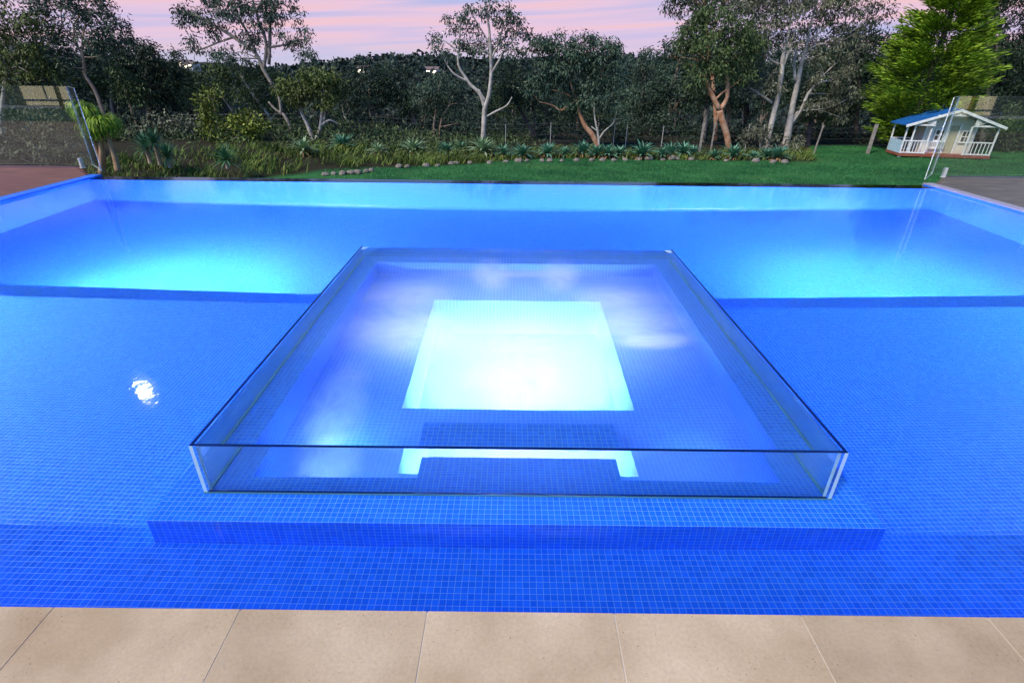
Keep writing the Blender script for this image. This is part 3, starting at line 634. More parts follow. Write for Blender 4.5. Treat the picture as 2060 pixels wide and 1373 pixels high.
tree('dark_tree', 'very dark rounded tree left of the tall leaning eucalyptus', 'tree', 27,
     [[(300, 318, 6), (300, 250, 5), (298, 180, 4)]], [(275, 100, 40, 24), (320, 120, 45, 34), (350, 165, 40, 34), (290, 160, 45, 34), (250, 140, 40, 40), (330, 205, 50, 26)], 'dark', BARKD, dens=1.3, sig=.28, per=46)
tree('gum_tree', 'feathery topped tree with a thin pale bent trunk behind the ponytail palm', 'tree', 24,
     [[(232, 322, 5), (215, 260, 5), (208, 226, 5), (190, 180, 4.4), (171, 150, 4), (167, 115, 3.4), (152, 85, 2.6), (148, 50, 2)], [(167, 120, 2.6), (166, 80, 2), (175, 40, 1.4)], [(152, 85, 2), (128, 55, 1.6), (122, 20, 1.2)], [(148, 50, 2), (175, 10, 1.4)]],
     [(100, 40, 40, 24), (150, 25, 45, 22), (205, 35, 45, 24), (235, 65, 36, 20), (180, 75, 40, 22), (110, 90, 45, 26), (90, -5, 60, 22), (180, -10, 60, 18), (215, 95, 34, 22), (140, 125, 40, 24)],
     'teal', BARKT, dens=.75, sig=.24, per=44, twigs=4, droop=.3)
tree('gum_tree', 'thin grey trunk curving up behind the yuccas at the left', 'tree', 24.6,
     [[(246, 330, 4), (238, 290, 3.6), (230, 240, 3.4), (223, 200, 3), (228, 170, 2.6), (242, 160, 1.5)], [(226, 195, 1.6), (240, 198, 1)]], [(250, 160, 36, 22), (215, 150, 30, 26), (270, 185, 40, 28), (200, 175, 24, 20)], 'mid', BARKG, dens=1, sig=.24)
tree('gum_tree', 'big leafy tree filling the top left corner with olive green crown', 'tree', 23.5,
     [[(2, 250, 6), (10, 170, 5), (14, 140, 5), (24, 105, 4), (25, 80, 3)], [(13, 140, 2.6), (6, 115, 2)]],
     [(10, 25, 50, 35), (55, 60, 40, 34), (20, 95, 50, 30), (70, 110, 40, 30), (15, 140, 50, 28), (90, 140, 40, 30), (-40, 60, 50, 60), (50, 165, 50, 22)], 'olive', BARKP, dens=.95, sig=.28, per=44)
tree('shrub', 'yellow green shrub with small bright leaves behind the grass bank', 'shrub', 21.5,
     [[(445, 325, 3), (440, 290, 2.6), (436, 240, 2), (428, 205, 1.2)], [(445, 315, 2.4), (480, 270, 2), (500, 235, 1.2)], [(450, 318, 2), (425, 270, 1.6), (412, 220, 1)]],
     [(420, 215, 18, 26), (430, 255, 26, 28), (455, 290, 24, 22), (485, 250, 24, 28), (510, 245, 20, 24), (500, 285, 28, 20), (430, 190, 10, 12), (470, 310, 22, 12)],
     'lime', BARKT, dens=1.5, sig=.2, per=34, ln=.12, wd=.065, droop=.1, twigs=4)
tree('shrub', 'grey leaved bushy shrub left of the yellow green shrub', 'shrub', 22.5,
     [[(320, 325, 3), (315, 280, 2.4), (330, 240, 2)]], [(290, 260, 34, 24), (340, 245, 40, 26), (385, 265, 36, 34), (300, 290, 40, 22), (360, 295, 40, 22), (260, 285, 20, 24)], 'grey', BARKG, dens=.85, sig=.24, per=40, ln=.14, wd=.06)
tree('shrub', 'shady green shrub beneath the white trunked gums', 'shrub', 23.3,
     [[(1530, 306, 3), (1528, 280, 2.4)]], [(1520, 262, 20, 18), (1545, 275, 18, 20), (1505, 280, 14, 14), (1602, 290, 18, 16)], 'grey', BARKG, dens=.9, sig=.2)
tree('dark_tree', 'dark tree with a mossy stub trunk right of the white trunked pair', 'tree', 26,
     [[(1622, 318, 8), (1626, 285, 7), (1630, 255, 6), (1640, 210, 4)]], [(1620, 215, 34, 22), (1660, 225, 30, 20), (1640, 190, 40, 18)], 'mid', BARKD, dens=1)
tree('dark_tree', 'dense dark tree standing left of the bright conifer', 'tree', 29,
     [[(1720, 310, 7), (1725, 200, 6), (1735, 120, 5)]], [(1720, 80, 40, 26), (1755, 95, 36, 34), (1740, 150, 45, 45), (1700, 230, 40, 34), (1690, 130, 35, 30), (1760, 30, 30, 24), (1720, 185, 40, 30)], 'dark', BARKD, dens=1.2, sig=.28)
tree('dark_tree', 'tall dark tree in the top right corner behind the glass fence', 'tree', 27,
     [[(1975, 290, 7), (1985, 200, 6), (2000, 130, 5), (2015, 60, 4)], [(1985, 190, 2.6), (2020, 150, 2), (2050, 125, 1.2)]],
     [(2020, 20, 45, 40), (2050, 90, 40, 45), (1990, 110, 40, 40), (2040, 150, 50, 45), (1990, 180, 50, 35), (2060, 210, 50, 45), (1980, 50, 24, 24), (2010, -30, 70, 30), (2090, 60, 40, 80)], 'dark', BARKG, dens=1.1, sig=.28)
tree('dark_tree', 'dark rounded tree with a small domed top right of the broad eucalyptus', 'tree', 31,
     [[(1290, 296, 5), (1292, 220, 4), (1295, 140, 3)]], [(1297, 108, 17, 13), (1275, 135, 34, 18), (1310, 150, 34, 26), (1290, 190, 45, 34), (1320, 230, 45, 40), (1270, 240, 40, 38), (1340, 190, 30, 30)], 'teal', BARKD, dens=1.1, sig=.28)
tree('dark_tree', 'shadowed tree with thin pale forked stems left of the middle gum', 'tree', 29,
     [[(757, 292, 3.2), (755, 255, 3), (752, 228, 2.6), (742, 205, 1.8)], [(753, 230, 2), (764, 212, 1.6), (768, 200, 1)], [(720, 292, 2), (705, 250, 1.6), (692, 235, 1)], [(800, 292, 2), (815, 262, 1.4), (835, 245, 1)]],
     [(730, 150, 45, 30), (790, 150, 50, 30), (760, 190, 60, 26), (700, 190, 34, 30), (820, 200, 36, 34)], 'dark', BARKP, dens=1.0, sig=.28)
tree('dark_tree', 'shadowed tree on two slim trunks directly left of the middle gum', 'tree', 28,
     [[(873, 286, 3), (873, 250, 2.8), (877, 220, 2.4), (872, 200, 1.4)], [(883, 284, 2.4), (888, 240, 2), (905, 210, 1.4)], [(860, 262, 1.2), (868, 280, 1.4)]],
     [(850, 190, 34, 24), (890, 175, 40, 26), (920, 200, 34, 26), (870, 215, 40, 20), (930, 235, 30, 20)], 'teal', BARKT, dens=1.0, sig=.27)
tree('dark_tree', 'dark leaning double trunk tree right of the middle gum', 'tree', 27,
     [[(1085, 300, 5), (1073, 275, 5), (1062, 250, 4.6), (1048, 225, 3.6), (1040, 212, 2)], [(1082, 290, 3), (1075, 258, 2.6), (1074, 225, 1.6)], [(1066, 258, 2), (1050, 250, 1)]],
     [(1040, 170, 40, 28), (1010, 190, 36, 24), (1060, 205, 34, 20), (1030, 140, 40, 20), (1020, 265, 26, 20)], 'dark', BARKD, dens=1.0, sig=.28)
tree('gum_tree', 'leaning pale limbed tree between the grey shrub and the tall leaning eucalyptus', 'tree', 26.5,
     [[(560, 300, 4), (545, 240, 4), (505, 185, 3.6), (484, 150, 3)], [(472, 195, 1.2), (480, 182, 1.2), (472, 176, 1)], [(470, 230, 2), (458, 210, 1.6), (445, 195, 1)]],
     [(430, 150, 45, 26), (480, 140, 45, 24), (540, 160, 40, 28), (400, 190, 40, 26), (500, 190, 50, 26), (550, 220, 40, 26), (440, 175, 40, 24)], 'mid', BARKP, dens=1.0, sig=.27)

tree('shrub', 'dark shrub with pale flecks seen through the left glass fence', 'shrub', 17.5,
     [[(70, 330, 3), (68, 290, 2.4)]], [(70, 240, 50, 34), (40, 285, 60, 30), (100, 290, 50, 34), (-40, 260, 50, 50), (135, 315, 34, 24)], 'grey', BARKG, dens=.8, sig=.22, per=40, ln=.11)
tree('hedge', 'dark rounded hedge behind the right glass fence', 'hedge', 24.5,
     [[(2030, 320, 3), (2030, 290, 2.4)]], [(2035, 250, 40, 40), (2080, 270, 50, 44), (2040, 300, 44, 24)], 'mid', BARKG, dens=1.1, sig=.24)
# bright conifer: flat sprays on ascending boughs
def conifer(lab, Y, bx, by, tx, ty, wpx):
    B = at(bx, by, Y); B.z = float(gz(B.x, B.y)); T = at(tx, ty, Y); H = T.z-B.z
    root = empty('conifer', B); tag(root, lab, 'tree')
    m = MB(); P, r_ = smooth_poly([(B.x, B.y, B.z-.1), (B.x, B.y, B.z+H*.5), (B.x, B.y, B.z+H)], [.16, .1, .03]); m.tube(P, r_, 8); m.build('trunk', BARKD, root, origin=B)
    s = mpp(Y); Rm = wpx*s; out = []
    for i in range(720):
        t = rng.uniform(.02, .99); a = rng.uniform(0, 2*math.pi); prof = min(1, (1-t)*1.3)**1.0*(.55+.45*min(1, t*5)); rr = Rm*prof*rng.uniform(.7, 1.08)
        base = np.array([0, 0, H*t]); dirn = np.array([math.cos(a), math.sin(a), .28+.15*rng.normal()])
        n = 95; u = rng.uniform(.12, 1, n)**.7
        P = base+dirn*rr*u[:, None]; P[:, 2] += .10*rr*u**2
        side = np.array([-math.sin(a), math.cos(a), 0]); sp = rng.normal(size=n)*(1.05-u)*.55*max(.5, rr*.5)
        P = P+side*sp[:, None]+rng.normal(size=(n, 3))*.05
        D = unit(dirn+side*np.sign(sp)[:, None]*.45+rng.normal(size=(n, 3))*.16+np.array([0, 0, -.05]))
        out.append(leaves(P, D, .24, .042))
    np_mesh('crown', np.concatenate(out), 4, LF['conifer'], root)
conifer('tall bright yellow green conifer behind the cubby house', 24.5, 1822, 300, 1992, -200, 106)

# darker background bush, copied trees
protos = []
for k, lf in enumerate(('dark', 'teal', 'dark', 'mid')):
    root = empty('bush_tree', (0, 60, 0)); tag(root, 'dark forest tree in the dense bush behind the garden fence', 'tree', 'trees of the bush behind the fence')
    h = 7.0+k*.5; m = MB(); P, r_ = smooth_poly([(0, 60, -.3), (random.uniform(-.3, .3), 60, h*.4), (random.uniform(-.6, .6), 60, h*.8)], [.13, .1, .05]); m.tube(P, r_, 7)
    P, r_ = smooth_poly([(0, 60, h*.2), (.8, 60.2, h*.45), (1.4, 60, h*.7)], [.08, .06, .03]); m.tube(P, r_, 6)
    m.build('trunk', (BARKG, BARKT, BARKD, BARKP)[k], root, origin=root.location)
    n = 95; c = rng.normal(size=(n, 3)); c = c/np.linalg.norm(c, axis=1, keepdims=True)*rng.uniform(.1, 1, (n, 1))**.45
    c = c*np.array([2.1, 1.9, h*.36])+np.array([0, 0, h*.62]); lob = rng.uniform(-1, 1, (5, 3))*np.array([1.6, 1.4, 1.6])
    c += lob[rng.integers(0, 5, n)]*.6
    np_mesh('crown', clump_leaves(c, .42, 50, .26, .09, .6), 4, LF[lf], root)
    protos.append(root)
spots = []
for row, (Y, n) in enumerate(((31, 15), (37, 15), (45, 16), (56, 15))):
    for i in range(n):
        px = -120+(i+.5)*(2300/n)+rng.uniform(-40, 40); spots.append((px, Y+rng.uniform(-2.5, 2.5)))
for i, (px, Y) in enumerate(spots):
    p = at(px, 200, Y); top_px = 178 - 30*abs(px-950)/600 if 330 < px < 1350 else 60
    z = float(gz(p.x, p.y)); zt = at(px, top_px+rng.uniform(-12, 22), Y).z; src = protos[i % 4]
    hh = 7.0+(i % 4)*.5; sc_ = max(.35, (zt-z)/(hh*1.02))
    if i < 4: o = src
    else:
        o = src.copy(); C.objects.link(o)
        for ch in src.children:
            c = ch.copy(); C.objects.link(c); c.parent = o
    o.location = (p.x, p.y, z); o.rotation_euler.z = rng.uniform(0, 6.28); wsc = min(sc_, 1.0)*.9+.25; o.scale = (wsc, wsc, sc_)
# low undergrowth along and behind the fence line
n = 900; X = rng.uniform(-30, 32, n); Y = rng.uniform(25.5, 34, n); Zc = gz(X, Y)+rng.uniform(0, .55, n)
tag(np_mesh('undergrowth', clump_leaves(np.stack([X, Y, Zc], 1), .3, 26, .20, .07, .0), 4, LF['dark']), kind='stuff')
n = 520; X = rng.uniform(-17, 1, n); Y = rng.uniform(20.6, 26.5, n); k_ = Y > 20.9-.53*np.maximum(0, 1-X)+2.2; X, Y = X[k_], Y[k_]; Zc = gz(X, Y)+rng.uniform(0, .28, len(X))
tag(np_mesh('undergrowth', clump_leaves(np.stack([X, Y, Zc], 1), .26, 30, .16, .05, -.2), 4, LF['mid']), kind='stuff')
# far wooded hillside
n = 5200; Y = rng.uniform(70, 620, n)**1.0; X = rng.uniform(-1, 1, n)*(Y*1.05+10); hgt = rng.uniform(3, 8, n)
Zc = gz(X, Y)+hgt*.7
cs = np.stack([X, Y, Zc], 1)
nn = 16; off = rng.normal(size=(n, nn, 3)); off = off/np.linalg.norm(off, axis=-1, keepdims=True)*rng.uniform(.3, 1, (n, nn, 1)); off *= np.stack([hgt*.7, hgt*.7, hgt*.5], 1)[:, None, :]
P = (cs[:, None]+off).reshape(-1, 3); sz = np.repeat(np.clip(Y/130, .7, 3.0), nn)[:, None]
D = unit(rng.normal(size=P.shape)+np.array([0, 0, -.2])); S = unit(np.cross(D, rng.normal(size=P.shape)))
V = np.stack([P, P+D*sz*.45+S*sz*.4, P+D*sz, P+D*sz*.45-S*sz*.4], 1)
tag(np_mesh('far_forest', V, 4, leaf_mat('far_leaf', (.010, .024, .018), (.045, .070, .050))), kind='stuff')
# houses with lights on the far hill
FHW = plain('far_white_wall', (.7, .68, .66)); FHR = plain('far_roof', (.2, .14, .12)); FHL = emis('far_lit_window', (1, .85, .6), 6)
for i, (px, py, Y, wd, lab) in enumerate(((368, 127, 330, 5, 'tiny white house on the far ridge at the left'), (378, 131, 300, 4, 'tiny pale house just below the far left ridge'), (728, 141, 260, 4, 'tiny lit house on the far slope beside the olive green crown'), (783, 129, 330, 5, 'small white house high on the central far slope'), (868, 143, 250, 5, 'tiny white house beside the crown of the middle gum'))):
    p = at(px, py, Y); g = float(gz(p.x, p.y)); r = empty('far_house', (p.x, p.y, g)); tag(r, lab, 'house', 'houses on the far hill')
    z1 = p.z+.6; g = p.z-2; m = MB(); m.box((p.x-wd*.5, p.y, g-1), (p.x+wd*.5, p.y+8, z1)); m.build('wall', FHW, r, origin=r.location)
    m = MB(); a = wd*.5+.5; m.quad((p.x-a, p.y-.6, z1), (p.x+a, p.y-.6, z1), (p.x+a, p.y+4, z1+1.1), (p.x-a, p.y+4, z1+1.1)); m.quad((p.x+a, p.y+8.6, z1), (p.x-a, p.y+8.6, z1), (p.x-a, p.y+4, z1+1.1), (p.x+a, p.y+4, z1+1.1)); m.build('roof', FHR, r, origin=r.location)
    for q in (-.3, .25):
        m = MB(); m.box((p.x+wd*q-.6, p.y-.05, z1-1.6), (p.x+wd*q+.6, p.y-.02, z1-.5)); m.build('window', FHL, r, origin=r.location)

# ================================================================== garden plants, rocks, grass
ORD = ['first', 'second', 'third', 'fourth', 'fifth', 'sixth', 'seventh', 'eighth', 'ninth', 'tenth', 'eleventh', 'twelfth', 'thirteenth', 'fourteenth', 'fifteenth', 'sixteenth', 'seventeenth', 'eighteenth', 'nineteenth', 'twentieth',
       'twenty-first', 'twenty-second', 'twenty-third', 'twenty-fourth', 'twenty-fifth', 'twenty-sixth', 'twenty-seventh', 'twenty-eighth', 'twenty-ninth', 'thirtieth', 'thirty-first', 'thirty-second', 'thirty-third', 'thirty-fourth', 'thirty-fifth', 'thirty-sixth', 'thirty-seventh', 'thirty-eighth', 'thirty-ninth', 'fortieth']
def gnd(px, py, base=-1.5):
    d = at(px, py, 1)-CAM; p = CAM+d*((base-CAM.z)/d.z)
    for _ in range(6):
        z = float(gz(p.x, p.y)); p = CAM+d*((z-CAM.z)/d.z)
    return p
def rosette(name, n, ln, wd, mat_, lo=5, hi=80, stem=0, bend=.35, parent=None, loc=(0, 0, 0), fold=.25):
    V = []
    for i in range(n):
        t = (i+.5)/n; a = i*2.39996+random.uniform(-.2, .2); el_ = R_(lo+(hi-lo)*t**.9+random.uniform(-8, 8)); l = ln*random.uniform(.75, 1.1)*(1-.25*t); w_ = wd*random.uniform(.8, 1.15)
        r_ = Vector((math.cos(a), math.sin(a), 0)); sd_ = Vector((-math.sin(a), math.cos(a), 0)); p = Vector((0, 0, stem)); e_2 = el_; segs = 4; prof = [.55, 1, .9, .55, .04]; rows = []
        for k in range(segs+1):
            up_ = r_*-math.sin(e_2)+Vector((0, 0, 1))*math.cos(e_2); ww = w_*prof[k]*.5
            rows.append((p-sd_*ww+up_*ww*fold, p.copy(), p+sd_*ww+up_*ww*fold)); p = p+(r_*math.cos(e_2)+Vector((0, 0, 1))*math.sin(e_2))*l/segs; e_2 -= bend/segs*2*random.uniform(.4, 1.4)
        for k in range(segs):
            A, B = rows[k], rows[k+1]; V.append([A[0], A[1], B[1], B[0]]); V.append([A[1], A[2], B[2], B[1]])
    return V
def strap_mesh(name, V, mat_, parent=None, loc=None):
    return np_mesh(name, np.array([[tuple(p) for p in q] for q in V]), 4, mat_, parent, loc)
AG = plain('agave_leaf', (.05, .20, .12), (.20, .40, .26), 2.5, .5); AG2 = plain('agave_pale_leaf', (.14, .28, .13), (.42, .52, .30), 2, .5)
AGD = plain('dry_leaf', (.28, .15, .07), (.42, .27, .14), 3, .8)
def agave_proto(mat_, nm):
    V = rosette(nm, 46, .62, .075, None, 8, 84, .12, .45); root = empty('agave', (0, 0, 0)); strap_mesh('leaves', V, mat_, root)
    V2 = rosette(nm, 14, .42, .06, None, -22, 6, .10, .5); strap_mesh('dry_leaves', V2, AGD, root)
    tag(root, 'x', 'agave', 'agaves along the garden border'); return root
ap = [agave_proto(AG, 'a'), agave_proto(AG2, 'b'), agave_proto(AG, 'c')]
AGS = [(612, 312, .95, 1), (690, 302, 1.0, 0), (760, 314, .8, 1), (832, 314, 1.15, 1), (898, 312, .85, 0), (928, 306, .7, 0), (971, 316, 1.25, 1), (1012, 318, .85, 0), (1050, 320, 1.0, 0), (1100, 318, .95, 0), (1137, 316, .7, 0),
       (1172, 316, 1.0, 0), (1200, 318, .9, 0), (1222, 319, .85, 0), (1245, 318, .8, 0), (1290, 321, 1.15, 0), (1330, 320, .8, 0), (1348, 316, .9, 0), (1372, 317, 1.05, 0), (1392, 315, .8, 0), (1473, 322, 1.0, 0), (1515, 322, .6, 0), (1540, 322, .8, 0), (1562, 324, 1.0, 0), (1435, 322, .7, 0)]
AGS.sort()
used_ = set()
for i, (px, py, sz, k) in enumerate(AGS):
    p = gnd(px, py-1); kk = k if k == 1 else (0, 2)[i % 2]; src = ap[kk]
    if kk not in used_: o = src; used_.add(kk)
    else:
        o = src.copy(); C.objects.link(o)
        for ch in src.children: c = ch.copy(); C.objects.link(c); c.parent = o
    o.location = p; q = sz*1.12; o.scale = (q*1.1, q*1.1, q); o.rotation_euler.z = i*1.7
    o['label'] = {971: 'largest pale green agave at the foot of the middle gum', 832: 'big spiky pale agave left of the middle of the border', 612: 'pale agave with a drooping dry leaf under the olive crowned tree'}.get(px, ORD[i]+' agave from the left in the garden border row')
    o['category'] = 'agave'; o['group'] = 'agaves along the garden border'
# rocks
ROCK = plain('pale_rock', (.14, .12, .10), (.34, .30, .26), 3, .85, bump=.5)
def rock_mesh(seed):
    random.seed(seed); bm_v = []; m = MB(); a, k = 6, 10; P = []
    off = [Vector((random.uniform(-1, 1), random.uniform(-1, 1), random.uniform(-1, 1))).normalized() for _ in range(7)]; am = [random.uniform(.65, .95) for _ in off]
    def q(t, p):
        v = Vector((math.sin(t)*math.cos(p), math.sin(t)*math.sin(p), math.cos(t))); r_ = 1
        for o_, a_ in zip(off, am):
            d = v.dot(o_)
            if d > 1e-3: r_ = min(r_, a_/d)
        return v*r_
    for i in range(a):
        for j in range(k):
            m.quad(q(math.pi*i/a, 2*math.pi*j/k), q(math.pi*(i+1)/a, 2*math.pi*j/k), q(math.pi*(i+1)/a, 2*math.pi*(j+1)/k), q(math.pi*i/a, 2*math.pi*(j+1)/k))
    return m
RK = [rock_mesh(s_).build('rock', ROCK) for s_ in (1, 2, 3, 4)]
random.seed(11)
RPX = [(655, 352, 8), (672, 350, 7), (690, 350, 9), (706, 349, 9), (720, 348, 10), (737, 346, 8), (748, 343, 7), (803, 336, 9), (819, 336, 8), (858, 334, 9), (880, 334, 7), (908, 330, 8), (918, 329, 8), (945, 328, 7), (985, 328, 8), (1018, 326, 7), (1043, 325, 11), (1060, 324, 7), (1091, 324, 8), (1106, 324, 9), (1130, 324, 7), (1160, 323, 8), (1190, 323, 8), (1212, 323, 9), (1235, 323, 8), (1257, 322, 8), (1285, 321, 8), (1305, 321, 11), (1333, 322, 7), (1352, 320, 12), (1362, 320, 8), (1390, 321, 8), (1460, 324, 7), (1520, 325, 11), (1555, 327, 9), (1578, 327, 10)]
for i, (px, py, sz) in enumerate(RPX):
    p = gnd(px, py+1); o = RK[i % 4] if i < 4 else RK[i % 4].copy()
    if i >= 4: C.objects.link(o)
    s_ = sz*.0195*.72; o.location = (p.x, p.y, p.z+s_*.25); o.scale = (s_*1.15, s_, s_*.75); o.rotation_euler.z = i*2.1
    tag(o, ORD[i]+' pale rock from the left in the stone edging of the lawn', 'rock', 'rocks edging the lawn')
# tall grasses on the bank and in the border
def grass(name, P, hgt, wd, mat_, lean=.45):
    n = len(P); a = rng.uniform(0, 6.283, n); ln = hgt*rng.uniform(.5, 1.15, n); le = lean*rng.uniform(.2, 1.4, n)
    d = np.stack([np.cos(a)*le, np.sin(a)*le, np.ones(n)], 1); s_ = np.stack([-np.sin(a+.8), np.cos(a+.8), np.zeros(n)], 1)*wd/2
    m1 = P+d*(ln*.55)[:, None]; tip = m1+np.stack([np.cos(a)*le*2.2, np.sin(a)*le*2.2, np.ones(n)*.55], 1)*(ln*.5)[:, None]
    V1 = np.stack([P-s_, P+s_, m1+s_*.8, m1-s_*.8], 1); V2 = np.stack([m1-s_*.8, m1+s_*.8, tip+s_*.1, tip-s_*.1], 1)
    return tag(np_mesh(name, np.concatenate([V1, V2]), 4, mat_), kind='stuff')
def edge_y(x): return 20.9-.53*np.maximum(0, 1-x)+2.2*np.clip(x-11.5, 0, 2.2)
GR = leaf_mat('bank_grass', (.045, .09, .014), (.20, .28, .05), (.40, .33, .10)); GR2 = leaf_mat('lawn_blade', (.015, .10, .025), (.06, .24, .06))
n = 5200; tc_ = np.stack([rng.uniform(-14, -1.0, 260), np.zeros(260)], 1); ti = rng.integers(0, 260, n)
tc_[:, 1] = edge_y(tc_[:, 0])+.3+rng.uniform(0, 1, 260)**1.3*4.2
XY = tc_[ti]+rng.normal(size=(n, 2))*.16
grass('bank_grass', np.stack([XY[:, 0], XY[:, 1], gz(XY[:, 0], XY[:, 1])], 1), .36, .026, GR, .5)
n = 3000; X = rng.uniform(-1.5, 13, n); Y = edge_y(X)+.15+rng.uniform(0, 1, n)**1.2*2.6
grass('border_grass', np.stack([X, Y, gz(X, Y)], 1), .26, .024, GR, .6)
n = 60000; X = rng.uniform(-6, 24, n); Y = rng.uniform(15.6, 25.5, n); k_ = Y < edge_y(X)+.2; X, Y = X[k_], Y[k_]
grass('lawn_grass', np.stack([X, Y, gz(X, Y)], 1), .055, .016, GR2, .7)

# yuccas and ponytail palm at the left
YU = plain('yucca_leaf', (.03, .12, .06), (.10, .26, .12), 2, .5)
for px, py, hp, lab in ((302, 325, 42, 'leftmost dark green yucca on the bank'), (322, 328, 62, 'taller dark yucca standing behind its neighbour on the bank'), (342, 334, 30, 'rightmost dark green yucca of the clump on the bank'), (458, 335, 22, 'small spiky yucca in the grass under the yellow green shrub')):
    p = gnd(px, py, -1.1); root = empty('yucca', p); tag(root, lab, 'yucca', 'yuccas on the left bank'); hh = hp*mpp(p.y)*.62
    m = MB(); m.tube([(p.x, p.y, p.z-.05), (p.x, p.y, p.z+hh)], [.06, .05], 7); m.build('trunk', BARKT, root, origin=p)
    strap_mesh('leaves', rosette('y', 70, .62, .045, None, -25, 85, hh, .15), YU, root)
PT = leaf_mat('ponytail_leaf', (.09, .16, .012), (.26, .42, .03), (.40, .45, .08)); PTB = plain('palm_bark', (.30, .16, .09), (.46, .30, .19), 4, .8)
Yp = 15.0
b0 = at(205, 345, Yp); root = empty('ponytail_palm', (b0.x, b0.y, -2.0)); tag(root, 'ponytail palm with drooping bright green tufts beside the left glass fence', 'palm tree')
m = MB()
for st in ([(206, 350, 8), (205, 320, 6), (204, 285, 4.4), (203, 262, 3.6)], [(238, 345, 7), (233, 322, 6), (222, 290, 4.6), (213, 262, 4)], [(204, 330, 4), (196, 305, 2.6), (190, 285, 2)]):
    P, r_ = smooth_poly(px_poly(st, Yp), [q[2]*mpp(Yp)*.9 for q in st]); m.tube(P, r_, 10, wob=.05)
m.build('trunk', PTB, root, smooth=True, origin=root.location)
V = []
for (px, py, n_, L_) in ((203, 250, 150, .75), (212, 248, 110, .62), (186, 262, 90, .55), (176, 225, 120, .6), (160, 215, 80, .5)):
    c = at(px, py, Yp)-root.location
    for i in range(n_):
        a = random.uniform(0, 6.28); e1 = random.uniform(.2, 1.4); r_ = Vector((math.cos(a), math.sin(a), 0)); p = Vector(c)+r_*.02; l = L_*random.uniform(.7, 1.1); sd_ = Vector((-math.sin(a), math.cos(a), 0))*.011
        for k in range(5):
            q = p+(r_*math.cos(e1)+Vector((0, 0, math.sin(e1))))*l/5; V.append([p-sd_, p+sd_, q+sd_, q-sd_]); p = q; e1 -= .62
strap_mesh('crown', V, PT, root)

# wire fence behind the border
wf = empty('wire_fence', (5, 23.2, -1.5)); tag(wf, 'wire fence on steel and timber posts behind the garden border', 'wire fence')
FP = [(1017, 277, 302, .02, 'p', 0), (1106, 286, 306, .02, 'p', 0), (1232, 287, 308, .02, 'p', 0), (1257, 283, 304, .025, 'p', 0), (1329, 282, 302, .022, 'p', 0), (1405, 281, 316, .075, 't', 0), (1427, 284, 318, .05, 't', 0), (1496, 284, 312, .025, 'p', 0), (1529, 287, 308, .03, 'p', 5), (1633, 284, 322, .045, 't', -9), (1741, 281, 322, .10, 't', -2)]
WOOD = plain('weathered_wood', (.25, .21, .18), (.42, .37, .33), 8, .9); PST = plain('galvanised_post', (.5, .48, .46), rough=.5); WIRE = plain('fence_wire', (.08, .08, .09), rough=.4)
tops = []
for px, y0, y1, w_, kd, lean in FP:
    p = at(px, y1, 23.4); g = float(gz(p.x, 23.4)); h_ = 1.05 if kd == 'p' else 1.15; m = MB()
    t_ = Vector((p.x+lean*-.014*.9, 23.4, g+h_)); m.bar((p.x, 23.4, g-.1), t_, w_)
    m.build('post', PST if kd == 'p' else WOOD, wf, origin=(p.x, 23.4, g)); tops.append((p.x, g))
xs_ = sorted([(-14, -1.3), (-8, -1.2)]+tops+[(18, -1.5), (26, -1.5)])
for hgt_ in (.35, .6, .85, 1.02):
    m = MB(); m.tube([(x, 23.37, g+hgt_) for x, g in xs_], .003, 4, cap=False); m.build('wire', WIRE, wf)

# ================================================================== cubby house
CW = plain('cream_cladding', (.76, .70, .60), (.84, .78, .68), 3, .7); CT = plain('cubby_white_trim', (.80, .80, .82), rough=.4); CRF = plain('blue_roof', (.012, .11, .34), (.03, .18, .46), 6, .35)
CDK = plain('red_deck', (.28, .08, .05), (.36, .12, .07), 6, .6); CGL, _n, _b2 = new_mat('dark_pane'); _b2.inputs['Base Color'].default_value = (.10, .085, .07, 1); _b2.inputs['Roughness'].default_value = .1
hb = Vector((15.50, 22.35, -1.5)); cb = empty('cubby_house', hb, R_(-11)); cb.scale = (.86, 1, 1.07); tag(cb, 'small white and cream cubby house with a blue gable roof and porch', 'cubby house')
def part(m, name, mt, par=None):
    o = m.build(name, mt); o.parent = par or cb; return o
W_, DP = 3.75, 1.25; FZ = .16; EZ = 1.16; PZ = 1.68; XC = W_/2
m = MB(); m.box((0, 0, .06), (W_, DP, FZ)); part(m, 'deck', CDK)
for x in (.08, 1.0, 1.9, 2.8, 3.65):
    m = MB(); m.box((x-.05, .05, -.05), (x+.05, .15, .058)); part(m, 'stump', CW)
m = MB()     # cabin body: left room wall from x .95, right wing to 3.0
m.box((.98, .42, FZ+.002), (3.05, DP-.02, EZ+.1), skip='f')
m.quad((.98, .42, FZ), (1.95, .42, FZ), (1.95, .42, EZ+.18), (.98, .42, EZ+.10)); m.quad((2.35, .42, FZ), (3.05, .42, FZ), (3.05, .42, EZ+.1), (2.35, .42, EZ+.18))
m.quad((1.95, .42, 1.12), (2.35, .42, 1.12), (2.35, .42, EZ+.18), (1.95, .42, EZ+.18))
part(m, 'wall', CW)
m = MB(); m.quad((.98, .425, EZ+.08), (3.05, .425, EZ+.08), (XC+.03, .425, PZ-.06), (XC-.03, .425, PZ-.06)); part(m, 'gable_wall', CW)
m = MB(); m.box((1.96, .43, FZ), (2.34, .46, 1.11)); dr = part(m, 'door', plain('door_paint', (.45, .42, .30), rough=.5))
